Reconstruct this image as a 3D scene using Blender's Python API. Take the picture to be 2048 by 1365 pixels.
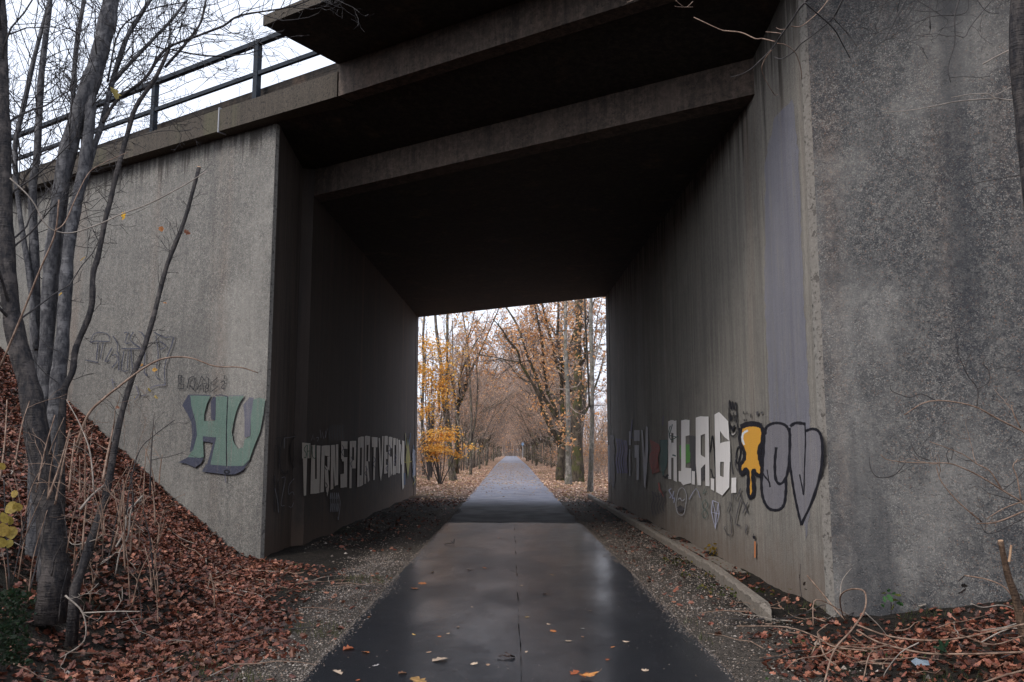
import bpy, math, random
import numpy as np
from mathutils import Vector
S = bpy.context.scene
for o in list(bpy.data.objects): bpy.data.objects.remove(o)
RNG = np.random.default_rng(7); random.seed(7)
# ------------------------------------------------------------------ camera, world, sun, exposure
FPX, PITCH, YAW, EYE = 1700.0, math.atan(221/1700.0), 2/1700.0, 1.6
cd = bpy.data.cameras.new('camera'); cam = bpy.data.objects.new('camera', cd); S.collection.objects.link(cam)
cd.sensor_width = 36; cd.lens = FPX/2048*36; cd.clip_start = .05; cd.clip_end = 3000
cam.location = (0, 0, EYE); cam.rotation_euler = (math.pi/2+PITCH, 0, -YAW)
S.camera = cam
SUN_EL, SUN_AZ = math.radians(42), math.radians(228)      # azimuth clockwise from +Y
W = bpy.data.worlds.new('World'); S.world = W; W.use_nodes = True
wn = W.node_tree; wn.nodes.clear()
sky = wn.nodes.new('ShaderNodeTexSky'); sky.sky_type = 'NISHITA'; sky.sun_disc = False
sky.sun_elevation = SUN_EL; sky.sun_rotation = SUN_AZ; sky.dust_density = 4; sky.air_density = 1.2
hs = wn.nodes.new('ShaderNodeHueSaturation'); hs.inputs['Saturation'].default_value = .22
mixc = wn.nodes.new('ShaderNodeMix'); mixc.data_type = 'RGBA'; mixc.inputs[0].default_value = .6
mixc.inputs[7].default_value = (7.7, 8.4, 10.0, 1)         # even overcast veil
bg = wn.nodes.new('ShaderNodeBackground'); bg.inputs[1].default_value = .1
wo = wn.nodes.new('ShaderNodeOutputWorld')
wn.links.new(sky.outputs[0], hs.inputs['Color']); wn.links.new(hs.outputs[0], mixc.inputs[6])
wn.links.new(mixc.outputs[2], bg.inputs[0]); wn.links.new(bg.outputs[0], wo.inputs[0])
ld = bpy.data.lights.new('sun', 'SUN'); ld.energy = .8; ld.angle = math.radians(20); ld.color = (1, .95, .88)
lo = bpy.data.objects.new('sun', ld); S.collection.objects.link(lo)
sd = Vector((math.sin(SUN_AZ)*math.cos(SUN_EL), math.cos(SUN_AZ)*math.cos(SUN_EL), math.sin(SUN_EL)))
lo.rotation_euler = sd.to_track_quat('Z', 'Y').to_euler()
S.view_settings.view_transform = 'Standard'; S.view_settings.look = 'None'
S.view_settings.exposure = 1.0; S.view_settings.gamma = 1
try: S.view_settings.use_curve_mapping = False
except Exception: pass
S.cycles.max_bounces = 6; S.cycles.diffuse_bounces = 4; S.cycles.glossy_bounces = 3; S.cycles.volume_bounces = 0
S.cycles.transparent_max_bounces = 8; S.cycles.caustics_reflective = False; S.cycles.caustics_refractive = False
S.cycles.use_denoising = True

# ------------------------------------------------------------------ measured geometry
D = np.array([-.8351, .5501]); N = np.array([.5501, .8351]); O = np.array([3.1, 8.55])
XR, XLF, XLB = 3.1, -3.72, -3.51
def SA(s, a): p = O + s*N + a*D; return p[0], p[1]
def ray(u, v):
    a, b = (u-1024)/FPX, -(v-682.5)/FPX
    ct, st = math.cos(PITCH), math.sin(PITCH)
    d = np.array([a, ct - b*st, st + b*ct])
    c, s = math.cos(YAW), math.sin(YAW)
    return np.array([c*d[0]+s*d[1], -s*d[0]+c*d[1], d[2]])
E3 = np.array([0, 0, EYE])
def atY(u, v, Y): d = ray(u, v); return E3 + d*(Y/d[1])
def atZ(u, v, z=0.): d = ray(u, v); return E3 + d*((z-EYE)/d[2])
def on_x(u, v, X): d = ray(u, v); return E3 + d*(X/d[0])
def on_s(u, v, s):
    d = ray(u, v); P = O + s*N; return E3 + d*((N@P)/(N@d[:2]))
def smooth(t): t = np.clip(t, 0, 1); return t*t*(3-2*t)
def vnoise(x, y, f, seed=0):
    x = np.asarray(x, float)*f+seed*17.3; y = np.asarray(y, float)*f+seed*5.1
    return (np.sin(x*1.7+1.3*np.sin(y*1.1))+np.sin(y*2.3+1.7*np.sin(x*.9+2))+np.sin((x+y)*1.3+.7))/3
def T(x, y):                                   # ground height
    x = np.asarray(x, float); y = np.asarray(y, float)
    s = (x-O[0])*N[0]+(y-O[1])*N[1]
    near = 1-smooth((y-9)/4)
    foot = -3.74+.95*near-.25*vnoise(x*0, y, .8)
    left = .575*np.maximum(0, foot-x); left = np.where(left < .35, left*left/.7*1.0, left-.175)
    left = np.minimum(left+.04*vnoise(x, y, 2.1)*smooth(left*3), 6.9)
    right = .24*np.maximum(0, x-3.15)+.3*np.maximum(0, x-5)+.03*vnoise(x, y, 1.5, 2)*smooth((x-1.9)/1.5)
    right = np.minimum(right, 6.9)
    ax = np.abs(x-.05)
    far = .22*smooth((ax-3.6)/2.5)*(1+.5*vnoise(x, y, .5)) + .5*smooth((ax-30)/60)
    z = np.where(s < .5, np.where(x < 0, left, right), far)
    emb = smooth((s-.35)/.25)*(1-smooth((s-15.2)/.3))
    em = np.where(x < 0, smooth((-3.9-x)/.3), smooth((x-3.55)/.3))*emb
    z = z*(1-em)+7.05*em
    tun = (s > 0) & (s < 16) & (x > -3.9) & (x < 3.6)
    z = np.where(tun, .05*smooth((ax-2.2)/1.2)*(1+vnoise(x, y, 1.3)), z)
    return z-.012
def on_ground(u, v):
    d = ray(u, v); t = 2.
    while t < 60:
        p = E3+d*t
        if p[2] < float(T(p[0], p[1])): return p
        t += .05
    return p

# ------------------------------------------------------------------ mesh building
class MB:
    def __init__(s): s.v = []; s.f = {}; s.n = 0; s.c = []; s.m = {}
    def add(s, V, F, col=None, mat=0):
        V = np.asarray(V, float).reshape(-1, 3); F = np.asarray(F, int)
        s.v.append(V); s.f.setdefault(F.shape[1], []).append(F+s.n); s.m.setdefault(F.shape[1], []).append(np.full(len(F), mat))
        if col is not None:
            col = np.asarray(col, float); col = np.tile(col, (len(V), 1)) if col.ndim == 1 else col
            s.c.append((s.n, col))
        s.n += len(V)
    def poly(s, V, mat=0): s.add(V, [list(range(len(V)))], mat=mat)
    def prism(s, pts, z0, z1, mat=0):          # pts plan polygon (ccw), z0/z1 number or per-point list
        n = len(pts); a = [z0]*n if np.isscalar(z0) else z0; b = [z1]*n if np.isscalar(z1) else z1
        V = [(p[0], p[1], a[i]) for i, p in enumerate(pts)]+[(p[0], p[1], b[i]) for i, p in enumerate(pts)]
        k = s.n; s.v.append(np.array(V, float)); s.n += 2*n
        def f(F): F = np.array([F]); s.f.setdefault(F.shape[1], []).append(F+k); s.m.setdefault(F.shape[1], []).append(np.full(1, mat))
        f(list(range(n))[::-1]); f(list(range(n, 2*n)))
        for i in range(n): j = (i+1) % n; f([i, j, n+j, n+i])
    def tube(s, P, R, k=6, col=None, cap=True, mat=0):
        P = np.asarray(P, float); n = len(P); R = np.broadcast_to(np.asarray(R, float), (n,))
        t = np.gradient(P, axis=0); t /= np.linalg.norm(t, axis=1)[:, None]+1e-9
        m = P[-1]-P[0]; ref = np.array([1, 0, 0.]) if abs(m[0]) < .6*np.linalg.norm(m) else np.array([0, 0, 1.])
        u = np.cross(t, ref); u /= np.linalg.norm(u, axis=1)[:, None]+1e-9; w = np.cross(t, u)
        a = np.arange(k)*2*math.pi/k
        V = P[:, None]+R[:, None, None]*(np.cos(a)[None, :, None]*u[:, None]+np.sin(a)[None, :, None]*w[:, None])
        i = np.arange(n-1)[:, None]*k; j = np.arange(k)[None]; j2 = (j+1) % k
        F = np.stack([i+j, i+j2, i+k+j2, i+k+j], -1).reshape(-1, 4)
        n0 = s.n; s.add(V.reshape(-1, 3), F, col, mat)
        if cap:
            for q, r in ((0, -1), ((n-1)*k, 1)):
                c = n0+q+np.arange(k)[::r]; s.f.setdefault(k, []).append(c[None]); s.m.setdefault(k, []).append(np.full(1, mat))
    def mesh(s, name):
        me = bpy.data.meshes.new(name); V = np.concatenate(s.v); me.vertices.add(len(V)); me.vertices.foreach_set('co', V.ravel())
        L, ST, TOT, M = [], [], [], []; st = 0
        for k, fs in s.f.items():
            F = np.concatenate(fs); L.append(F.ravel()); ST.append(st+np.arange(len(F))*k); TOT.append(np.full(len(F), k)); st += F.size; M.append(np.concatenate(s.m[k]))
        L = np.concatenate(L); ST = np.concatenate(ST); M = np.concatenate(M)
        me.loops.add(len(L)); me.loops.foreach_set('vertex_index', L.astype(np.int32))
        me.polygons.add(len(ST)); me.polygons.foreach_set('loop_start', ST.astype(np.int32)); me.polygons.foreach_set('loop_total', np.concatenate(TOT).astype(np.int32))
        me.polygons.foreach_set('material_index', M.astype(np.int32))
        me.update(calc_edges=True); me.validate()
        if s.c:
            C = np.ones((len(V), 4))
            for i0, c in s.c: C[i0:i0+len(c), :3] = c
            at = me.color_attributes.new('Col', 'FLOAT_COLOR', 'POINT'); at.data.foreach_set('color', C.ravel().astype(np.float32))
        return me
def put(name, mb, mats, parent=None, local=False, sm=False, **kw):
    if parent is not None and not local:
        off = np.array(parent.location); mb.v = [v-off for v in mb.v]
    me = mb.mesh(name) if isinstance(mb, MB) else mb
    for m in (mats if isinstance(mats, (list, tuple)) else [mats]): me.materials.append(m)
    me.polygons.foreach_set('use_smooth', np.full(len(me.polygons), bool(sm)))
    o = bpy.data.objects.new(name, me); S.collection.objects.link(o); o.parent = parent
    for k, v in kw.items(): o[k] = v
    return o
def thing(name, loc, label, category, group=None):
    o = bpy.data.objects.new(name, None); S.collection.objects.link(o); o.location = tuple(float(c) for c in loc); o.empty_display_size = .2
    o['label'] = label; o['category'] = category
    if group: o['group'] = group
    return o
def copy_thing(root, loc, rz=0, sc=1, label=None, group=None):
    r = root.copy(); S.collection.objects.link(r); r.location = loc; r.rotation_euler = (0, 0, rz); r.scale = (sc,)*3
    if label: r['label'] = label
    if group: r['group'] = group
    for ch in list(root.children):
        c = ch.copy(); S.collection.objects.link(c); c.parent = r
    return r
def curve(P, n=4):                              # Catmull-Rom through points
    P = np.asarray(P, float)
    if len(P) < 3: return np.linspace(P[0], P[-1], n+1)
    Q = np.vstack([2*P[0]-P[1], P, 2*P[-1]-P[-2]]); out = []
    for i in range(1, len(Q)-2):
        for t in np.arange(n)/n:
            a, b, c, d = Q[i-1], Q[i], Q[i+1], Q[i+2]
            out.append(.5*(2*b+(c-a)*t+(2*a-5*b+4*c-d)*t*t+(3*b-a-3*c+d)*t**3))
    out.append(P[-1]); return np.array(out)

# ------------------------------------------------------------------ materials
class NT:
    def __init__(s, name):
        s.m = bpy.data.materials.new(name); s.m.use_nodes = True; s.t = s.m.node_tree; s.t.nodes.clear()
        s.out = s.n('OutputMaterial'); s.b = s.n('BsdfPrincipled'); s.l(s.b.outputs[0], s.out.inputs[0])
        s.pos = s.n('NewGeometry').outputs['Position']
    def n(s, k): return s.t.nodes.new('ShaderNode'+k)
    def l(s, a, b): s.t.links.new(a, b)
    def set(s, sock, v):
        if hasattr(v, 'is_output'): s.l(v, sock)
        else: sock.default_value = (*v, 1) if isinstance(v, tuple) and len(v) == 3 and sock.type == 'RGBA' else v
    def math(s, op, a, b=0., c=None, clamp=False):
        x = s.n('Math'); x.operation = op; x.use_clamp = clamp; s.set(x.inputs[0], a); s.set(x.inputs[1], b)
        if c is not None: s.set(x.inputs[2], c)
        return x.outputs[0]
    def map(s, scale=(1, 1, 1), vec=None, rot=(0, 0, 0)):
        x = s.n('Mapping'); x.inputs['Scale'].default_value = scale; x.inputs['Rotation'].default_value = rot; s.l(vec or s.pos, x.inputs[0]); return x.outputs[0]
    def noise(s, sc, vec=None, det=3, rough=.55):
        x = s.n('TexNoise'); x.inputs['Scale'].default_value = sc; x.inputs['Detail'].default_value = det; x.inputs['Roughness'].default_value = rough
        s.l(vec or s.pos, x.inputs['Vector']); return x.outputs['Fac']
    def voro(s, sc, vec=None, out='Distance', feat='F1'):
        x = s.n('TexVoronoi'); x.feature = feat; x.inputs['Scale'].default_value = sc; s.l(vec or s.pos, x.inputs['Vector']); return x.outputs[out]
    def ramp(s, f, a, b, ca=0., cb=1.):
        x = s.n('MapRange'); x.interpolation_type = 'SMOOTHSTEP'; s.set(x.inputs[0], f)
        for i, v in zip((1, 2, 3, 4), (a, b, ca, cb)): s.set(x.inputs[i], v)
        return x.outputs[0]
    def mix(s, f, a, b, mode='MIX'):
        x = s.n('Mix'); x.data_type = 'RGBA'; x.blend_type = mode; s.set(x.inputs[0], f); s.set(x.inputs[6], a); s.set(x.inputs[7], b); return x.outputs[2]
    def bump(s, h, dist=.01, st=1., nrm=None):
        x = s.n('Bump'); x.inputs['Distance'].default_value = dist; x.inputs['Strength'].default_value = st; s.l(h, x.inputs['Height'])
        if nrm: s.l(nrm, x.inputs['Normal'])
        return x.outputs[0]
    def sep(s, vec=None):
        x = s.n('SeparateXYZ'); s.l(vec or s.pos, x.inputs[0]); return x.outputs
    def fin(s, col, rough=.85, nrm=None, spec=.3):
        s.set(s.b.inputs['Base Color'], col); s.set(s.b.inputs['Roughness'], rough); s.b.inputs['Specular IOR Level'].default_value = spec
        if nrm: s.l(nrm, s.b.inputs['Normal'])
        return s.m
def concrete_nodes(t, base=(.3, .29, .27), dark=(.07, .068, .065), speck=.5, streak=.5, board=.5, bdir=(1, 0), gsc=55., pits=.5, warm=(.2, .12, .08), foot=0., mott=0., agg=0., patch=0., top=None):
    """board-marked weathered concrete; returns colour and normal"""
    v = t.map((1, 1, .045)); st = t.noise(9, v, 4, .6); st2 = t.noise(38, v, 2)
    big = t.noise(.55, None, 3); mid = t.noise(3.2, None, 5, .65); gr = t.noise(gsc, None, 3, .7); fine = t.voro(gsc*1.6)
    col = t.mix(t.ramp(st, .38, .75, 0, streak), base, dark)
    col = t.mix(t.ramp(st2, .5, .7, 0, streak*.55), col, dark)
    col = t.mix(t.ramp(big, .35, .7, 0, .35), col, tuple(c*.62 for c in base))
    col = t.mix(t.ramp(mid, .52, .75, 0, .45), col, tuple(c*.55 for c in base))
    col = t.mix(t.ramp(gr, .52, .66, 0, speck), col, dark)
    col = t.mix(t.ramp(gr, .44, .32, 0, speck*.6), col, tuple(min(1, c*1.55) for c in base))
    pit = t.ramp(t.noise(gsc*.45, None, 2), .6, .68, 0, pits); col = t.mix(pit, col, dark)
    col = t.mix(t.ramp(t.noise(1.7, v, 3), .55, .75, 0, .3), col, warm)
    if mott: col = t.mix(t.ramp(t.noise(11, None, 6, .75), .42, .60, mott, 0), col, dark); col = t.mix(t.ramp(t.noise(1.1, None, 2), .55, .75, 0, mott*.5), col, tuple(min(1, c*1.5) for c in base))
    if agg:
        dv = t.n('VectorMath'); dv.operation = 'ADD'; nn = t.n('TexNoise'); nn.inputs['Scale'].default_value = 60; t.l(t.pos, nn.inputs['Vector']); sv = t.n('VectorMath'); sv.operation = 'SCALE'; sv.inputs['Scale'].default_value = .012
        t.l(nn.outputs['Color'], sv.inputs[0]); t.l(t.pos, dv.inputs[0]); t.l(sv.outputs[0], dv.inputs[1]); sc_ = t.n('SeparateColor'); t.l(t.voro(115, dv.outputs[0], 'Color'), sc_.inputs[0]); msk = t.ramp(t.noise(2.3, None, 4, .6), .35, .6, .45, 1.)
        col = t.mix(t.math('MULTIPLY', t.ramp(sc_.outputs[0], .52, .36, 0, agg), msk), col, dark); col = t.mix(t.math('MULTIPLY', t.ramp(sc_.outputs[1], .82, .93, 0, agg), msk), col, tuple(min(1, c*1.7) for c in base)); col = t.mix(t.ramp(sc_.outputs[2], .93, .97, 0, agg*.7), col, (.2, .11, .07))
        big2 = t.voro(26, dv.outputs[0], 'Color'); sd_ = t.n('SeparateColor'); t.l(big2, sd_.inputs[0]); col = t.mix(t.math('MULTIPLY', t.ramp(sd_.outputs[0], .4, .25, 0, agg*.55), msk), col, dark)
    if patch:
        pn = t.noise(.42, t.map((1, 1, .7)), 5, .6); col = t.mix(t.ramp(pn, .52, .70, 0, patch*.6), col, tuple(min(1, c*1.9) for c in base))
        wv_ = t.noise(1.5, t.map((1, 1, .10)), 4, .6); col = t.mix(t.ramp(wv_, .50, .68, 0, patch*.7), col, dark); col = t.mix(t.ramp(t.noise(.8, t.map((.6, .6, 1.6)), 4, .6), .55, .68, 0, patch*.5), col, dark)
    h = t.math('ADD', t.math('MULTIPLY', gr, .9), t.math('MULTIPLY', pit, -1.2)); h = t.math('ADD', h, t.math('MULTIPLY', st2, .5))
    if board:
        X, Y, Z = t.sep(); c = t.math('ADD', t.math('MULTIPLY', X, bdir[0]), t.math('MULTIPLY', Y, bdir[1]))
        if bdir == (0, 0): c = Z
        c = t.math('DIVIDE', c, .11); fl = t.math('FLOOR', c); fr = t.math('FRACT', c)
        wnz = t.n('TexWhiteNoise'); wnz.noise_dimensions = '1D'; t.l(fl, wnz.inputs['W'])
        col = t.mix(t.math('MULTIPLY', wnz.outputs['Value'], .32*board), col, dark)
        ln = t.math('MULTIPLY', t.ramp(t.math('ABSOLUTE', t.math('SUBTRACT', fr, .5)), .44, .49), .45*board); col = t.mix(ln, col, dark)
        h = t.math('ADD', h, t.math('MULTIPLY', wnz.outputs['Value'], .5*board)); h = t.math('SUBTRACT', h, ln)
    if foot:
        Z = t.sep()[2]; g = t.math('ADD', Z, t.math('MULTIPLY', t.math('SUBTRACT', mid, .5), 1.2))
        col = t.mix(t.math('MULTIPLY', t.ramp(g, foot, 0), .55), col, (.13, .085, .06))
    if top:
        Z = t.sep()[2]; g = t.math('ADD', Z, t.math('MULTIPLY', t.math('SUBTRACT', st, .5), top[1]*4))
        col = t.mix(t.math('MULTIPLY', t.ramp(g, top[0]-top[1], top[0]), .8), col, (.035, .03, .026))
    return col, t.bump(h, .008, .8)
def concrete(name, rough=.85, **kw):
    t = NT(name); c, n = concrete_nodes(t, **kw); return t.fin(c, rough, n, .25)
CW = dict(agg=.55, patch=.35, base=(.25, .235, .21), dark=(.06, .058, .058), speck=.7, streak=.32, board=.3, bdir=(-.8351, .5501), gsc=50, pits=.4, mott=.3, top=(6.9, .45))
CRW = dict(agg=.7, patch=.75, base=(.155, .147, .137), dark=(.026, .028, .034), speck=.75, streak=.28, board=.1, bdir=(-.8351, .5501), gsc=55, pits=.5, mott=.55)
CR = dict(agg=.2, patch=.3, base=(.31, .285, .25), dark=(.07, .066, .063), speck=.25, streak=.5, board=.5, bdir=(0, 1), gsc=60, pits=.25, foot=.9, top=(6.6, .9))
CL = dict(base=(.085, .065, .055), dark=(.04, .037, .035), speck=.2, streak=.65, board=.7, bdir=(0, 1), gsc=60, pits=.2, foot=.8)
CT = dict(base=(.14, .115, .095), dark=(.05, .045, .042), speck=.3, streak=.2, board=.6, bdir=(0, 0), gsc=30, pits=.3)
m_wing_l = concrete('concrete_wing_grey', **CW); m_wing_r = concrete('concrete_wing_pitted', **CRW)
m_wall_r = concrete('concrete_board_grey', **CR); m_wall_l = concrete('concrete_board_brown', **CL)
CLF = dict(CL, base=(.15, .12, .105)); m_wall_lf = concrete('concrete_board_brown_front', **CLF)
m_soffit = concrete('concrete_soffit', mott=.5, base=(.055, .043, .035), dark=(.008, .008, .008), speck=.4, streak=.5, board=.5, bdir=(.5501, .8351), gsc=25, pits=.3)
m_beam = concrete('concrete_beam', mott=.5, base=(.14, .105, .085), dark=(.025, .022, .021), speck=.35, streak=.6, board=0, gsc=40, pits=.5)
m_coping = concrete('concrete_coping_mossy', base=(.075, .06, .047), dark=(.017, .017, .014), speck=.7, streak=.4, board=0, gsc=45, pits=.6, warm=(.12, .12, .06))
m_kerb = concrete('concrete_kerb', base=(.21, .18, .15), dark=(.06, .05, .045), speck=.6, streak=.1, board=0, gsc=60, pits=.6)
m_edge = concrete('concrete_corner_pebbled', base=(.22, .205, .185), dark=(.06, .057, .055), speck=.7, streak=0, board=0, gsc=30, pits=.7)
def paint(name, colr, kw, cover=.85, wear=.35, rough=.6):
    t = NT(name); c, n = concrete_nodes(t, **kw)
    v = t.map((1, 1, .06)); a = t.noise(14, v, 4, .7); b = t.noise(50, None, 3, .7); f = t.math('ADD', t.math('MULTIPLY', a, .6), t.math('MULTIPLY', b, .4))
    f = t.ramp(f, .5, .62+.1*(1-wear), cover, cover*(1-min(.9, wear*1.5)))
    return t.fin(t.mix(f, c, colr), rough, n, .3)
def plain(name, c1, c2=None, rough=.7, sc=8, bump=0., spec=.3):
    t = NT(name); c2 = c2 or c1; f = t.ramp(t.noise(sc, None, 4), .35, .65)
    return t.fin(t.mix(f, c1, c2), rough, t.bump(t.noise(sc*4), bump) if bump else None, spec)
def bark(name, c1, c2, sc=1., moss=0.):
    t = NT(name); v = t.map((1, 1, .35)); a = t.noise(28*sc, v, 4, .7); l = t.noise(22*sc, t.map((.5, .5, 4)), 3)
    g = t.ramp(a, .35, .68); col = t.mix(g, c1, c2); col = t.mix(t.ramp(l, .6, .7, 0, .7), col, tuple(c*.45 for c in c1))
    col = t.mix(t.ramp(t.noise(7*sc, None, 4), .56, .64, 0, .5), col, tuple(min(1, c*1.7) for c in c2))
    if moss: col = t.mix(t.ramp(t.noise(2.5), .5, .62, 0, moss), col, (.07, .075, .02))
    return t.fin(col, .85, t.bump(t.math('ADD', a, l), .012, .8), .2)
def vcol(name, rough=.7, trans=.25, spec=.35):
    t = NT(name); a = t.n('VertexColor'); a.layer_name = 'Col'
    col = t.mix(t.ramp(t.noise(60, None, 2), .4, .7, 0, .4), a.outputs[0], (.05, .025, .015))
    if trans:
        t.fin(col, rough, None, spec); tr = t.n('BsdfTranslucent'); t.l(col, tr.inputs[0]); mx = t.n('MixShader'); mx.inputs[0].default_value = trans
        t.l(t.b.outputs[0], mx.inputs[1]); t.l(tr.outputs[0], mx.inputs[2]); t.l(mx.outputs[0], t.out.inputs[0]); return t.m
    return t.fin(col, rough, None, spec)
m_leaf = vcol('leaf_litter', .55, .12, .5); m_crown = vcol('leaf_crown', .6, .45, .3); m_stone = vcol('gravel_stone', .6, 0, .4)
m_bark_g = bark('bark_grey_smooth', (.045, .044, .05), (.13, .125, .128)); m_bark_d = bark('bark_dark', (.022, .021, .024), (.07, .06, .056))
m_bark_o = bark('bark_oak', (.035, .028, .022), (.10, .08, .06), .35, .6); m_bark_b = bark('bark_pale', (.12, .11, .10), (.26, .24, .21), .6, .3)
m_bark_t = bark('bark_avenue', (.045, .036, .03), (.18, .15, .125), .4, .4)
m_twig = plain('twig_brown', (.14, .085, .06), (.28, .19, .14), .7, 20); m_twig_d = plain('twig_dark', (.03, .027, .028), (.06, .052, .05), .8, 20)
m_twig_p = plain('twig_pale', (.20, .17, .145), (.32, .27, .23), .7, 15); m_twig_a = plain('twig_avenue', (.17, .13, .105), (.36, .285, .24), .8, 6)
m_wood = plain('cut_wood', (.5, .32, .2), (.35, .2, .12), .7, 40)
m_rail = plain('railing_paint_blue_grey', (.010, .016, .026), (.006, .009, .014), .65, 12, 0, .25)
# wet asphalt
t = NT('asphalt_wet'); g = t.noise(230, None, 2); vo = t.voro(140)
col = t.mix(t.ramp(g, .4, .7), (.006, .007, .009), (.018, .020, .026)); col = t.mix(t.ramp(t.noise(1.2, t.map((1, .3, 1))), .5, .75, 0, .4), col, (.026, .026, .028))
wet = t.ramp(t.noise(.9, t.map((1, .35, 1)), 5, .6), .38, .66)
X, Y, Z = t.sep()
edge = t.ramp(t.math('ADD', t.math('ABSOLUTE', t.math('ADD', X, .15)), t.math('MULTIPLY', t.noise(.7, t.map((1, .4, 1))), .5)), .9, 1.7)
rg = t.math('ADD', t.math('MULTIPLY', t.noise(2.2, None, 5, .6), .15), .36)
cw = t.ramp(t.noise(.9, t.map((1, .5, 1)), 5, .65), .36, .62, .16, .46); t.l(cw, t.b.inputs['Coat Weight'])
col = t.mix(t.ramp(t.noise(95, None, 2), .60, .68, 0, .7), col, (.07, .07, .08))
t.b.inputs['Coat Roughness'].default_value = .13; cb_ = t.bump(t.noise(90, None, 3), .0011, .6); t.l(cb_, t.b.inputs['Coat Normal']); t.b.inputs['Coat IOR'].default_value = 1.45
m_wet = t.fin(col, rg, t.bump(t.math('ADD', g, t.math('MULTIPLY', vo, -.6)), .003, .7), .15)
t = NT('asphalt_dry'); g = t.noise(160, None, 2)
col = t.mix(t.ramp(g, .4, .7), (.16, .165, .21), (.27, .28, .34)); col = t.mix(t.ramp(t.noise(.8, t.map((1, .3, 1)), 4), .4, .7, 0, .5), col, (.13, .13, .15)); col = t.mix(t.ramp(t.sep()[1], 30, 24), col, (.03, .03, .034))  # colour darkens towards the deck: tunnel shade painted into the asphalt
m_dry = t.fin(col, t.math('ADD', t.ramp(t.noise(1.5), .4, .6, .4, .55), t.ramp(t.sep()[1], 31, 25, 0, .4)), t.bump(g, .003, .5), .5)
# ground: soil with gravel shoulders beside the path
t = NT('ground_soil'); X, Y, Z = t.sep(); ax = t.math('ABSOLUTE', t.math('SUBTRACT', X, .05)); nz = t.noise(2.2, None, 5, .65)
soil = t.mix(t.ramp(t.noise(14, None, 5, .7), .35, .68), (.008, .007, .006), (.034, .026, .02)); soil = t.mix(t.ramp(t.noise(1.1, None, 4), .55, .7, 0, .4), soil, (.035, .04, .018))
gv = t.voro(75, None, 'Color'); gd = t.voro(75); sg = t.n('SeparateColor'); t.l(gv, sg.inputs[0])
grav = t.mix(sg.outputs[0], (.03, .026, .022), (.17, .14, .115)); grav = t.mix(t.ramp(gd, .35, .8, 0, .8), grav, (.03, .026, .022))
fg = t.ramp(t.math('ADD', ax, t.math('MULTIPLY', t.math('SUBTRACT', nz, .5), 1.6)), 2.45, 1.9); fg = t.math('MULTIPLY', fg, t.ramp(Y, 32, 27))
lit = t.mix(t.ramp(t.noise(24, None, 3, .6), .4, .62), (.16, .085, .055), (.42, .26, .18)); lit = t.mix(t.ramp(t.noise(.7, None, 4), .5, .62, 0, .6), lit, (.06, .075, .02))
soil = t.mix(t.ramp(Y, 28, 33), soil, lit)
m_ground = t.fin(t.mix(fg, soil, grav), .9, t.bump(t.math('ADD', t.math('MULTIPLY', t.noise(14, None, 5, .7), 2.), gd), .02, .9), .2)

# ------------------------------------------------------------------ ground, paths
def axis(a, b, c, d, st, lo, hi):
    left = -np.geomspace(1, abs(lo-a)+1, 16)[::-1][:-1]+1+a; right = np.geomspace(1, hi-d+1, 18)[1:]-1+d
    return np.concatenate([left, np.arange(a, d+1e-6, st), right])
xs = axis(-12, 0, 0, 9, .14, -300, 300); ys = axis(1, 0, 0, 36, .16, -80, 900)
GX, GY = np.meshgrid(xs, ys); GZ = T(GX, GY)+.012*vnoise(GX, GY, 7, 3)*smooth((np.abs(GX)-1.9)*2)
mb = MB(); nx, ny = len(xs), len(ys); I = (np.arange(ny-1)[:, None]*nx+np.arange(nx-1)[None]).ravel()
mb.add(np.stack([GX, GY, GZ], -1), np.stack([I, I+1, I+nx+1, I+nx], -1))
put('ground', mb, m_ground, sm=True, kind='structure')
PX0, PX1, PXS, PYE = -1.45, 1.57, .075, 19.35
def strip(x0, x1, ys, z0, z1, wob=0.):
    mb = MB()
    for a, b in zip(ys[:-1], ys[1:]): pass
    n = len(ys); wv = lambda y, sgn: sgn*wob*np.sin(y*3.1+sgn)*.6+sgn*wob*np.sin(y*7.7)*.4
    xa = np.array([(x0(y) if callable(x0) else x0)-wv(y, 1) for y in ys]); xb = np.array([(x1(y) if callable(x1) else x1)+wv(y, -1)*(-1 if wob else 1) for y in ys])
    V = []
    for x, z in ((xa, z0), (xa, z1), (xb, z1), (xb, z0)): V.append(np.stack([x, ys, np.full(n, z)], -1))
    V = np.stack(V, 1).reshape(-1, 3); i = np.arange(n-1)*4
    for j in range(3): mb.add(np.zeros((0, 3)), np.zeros((0, 4), int)) if False else None
    F = np.concatenate([np.stack([i+j, i+4+j, i+5+j, i+1+j], -1) for j in range(3)])
    mb.add(V, F); mb.add(V[:4], [[0, 1, 2, 3]]); mb.add(V[-4:], [[3, 2, 1, 0]])
    return mb
yn = np.arange(-12, PYE-.3, .25); PYS = yn[-1]
p = thing('asphalt_path', (0, 0, 0), 'wet black asphalt cycle path leading under the bridge with a lengthwise seam', 'path'); p['kind'] = 'structure'
put('lane_strip', strip(PX0, PXS-.0015, yn, -.05, .022, .008), m_wet, p); put('lane_strip', strip(PXS+.0015, PX1, yn, -.05, .022, .008), m_wet, p)
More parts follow.
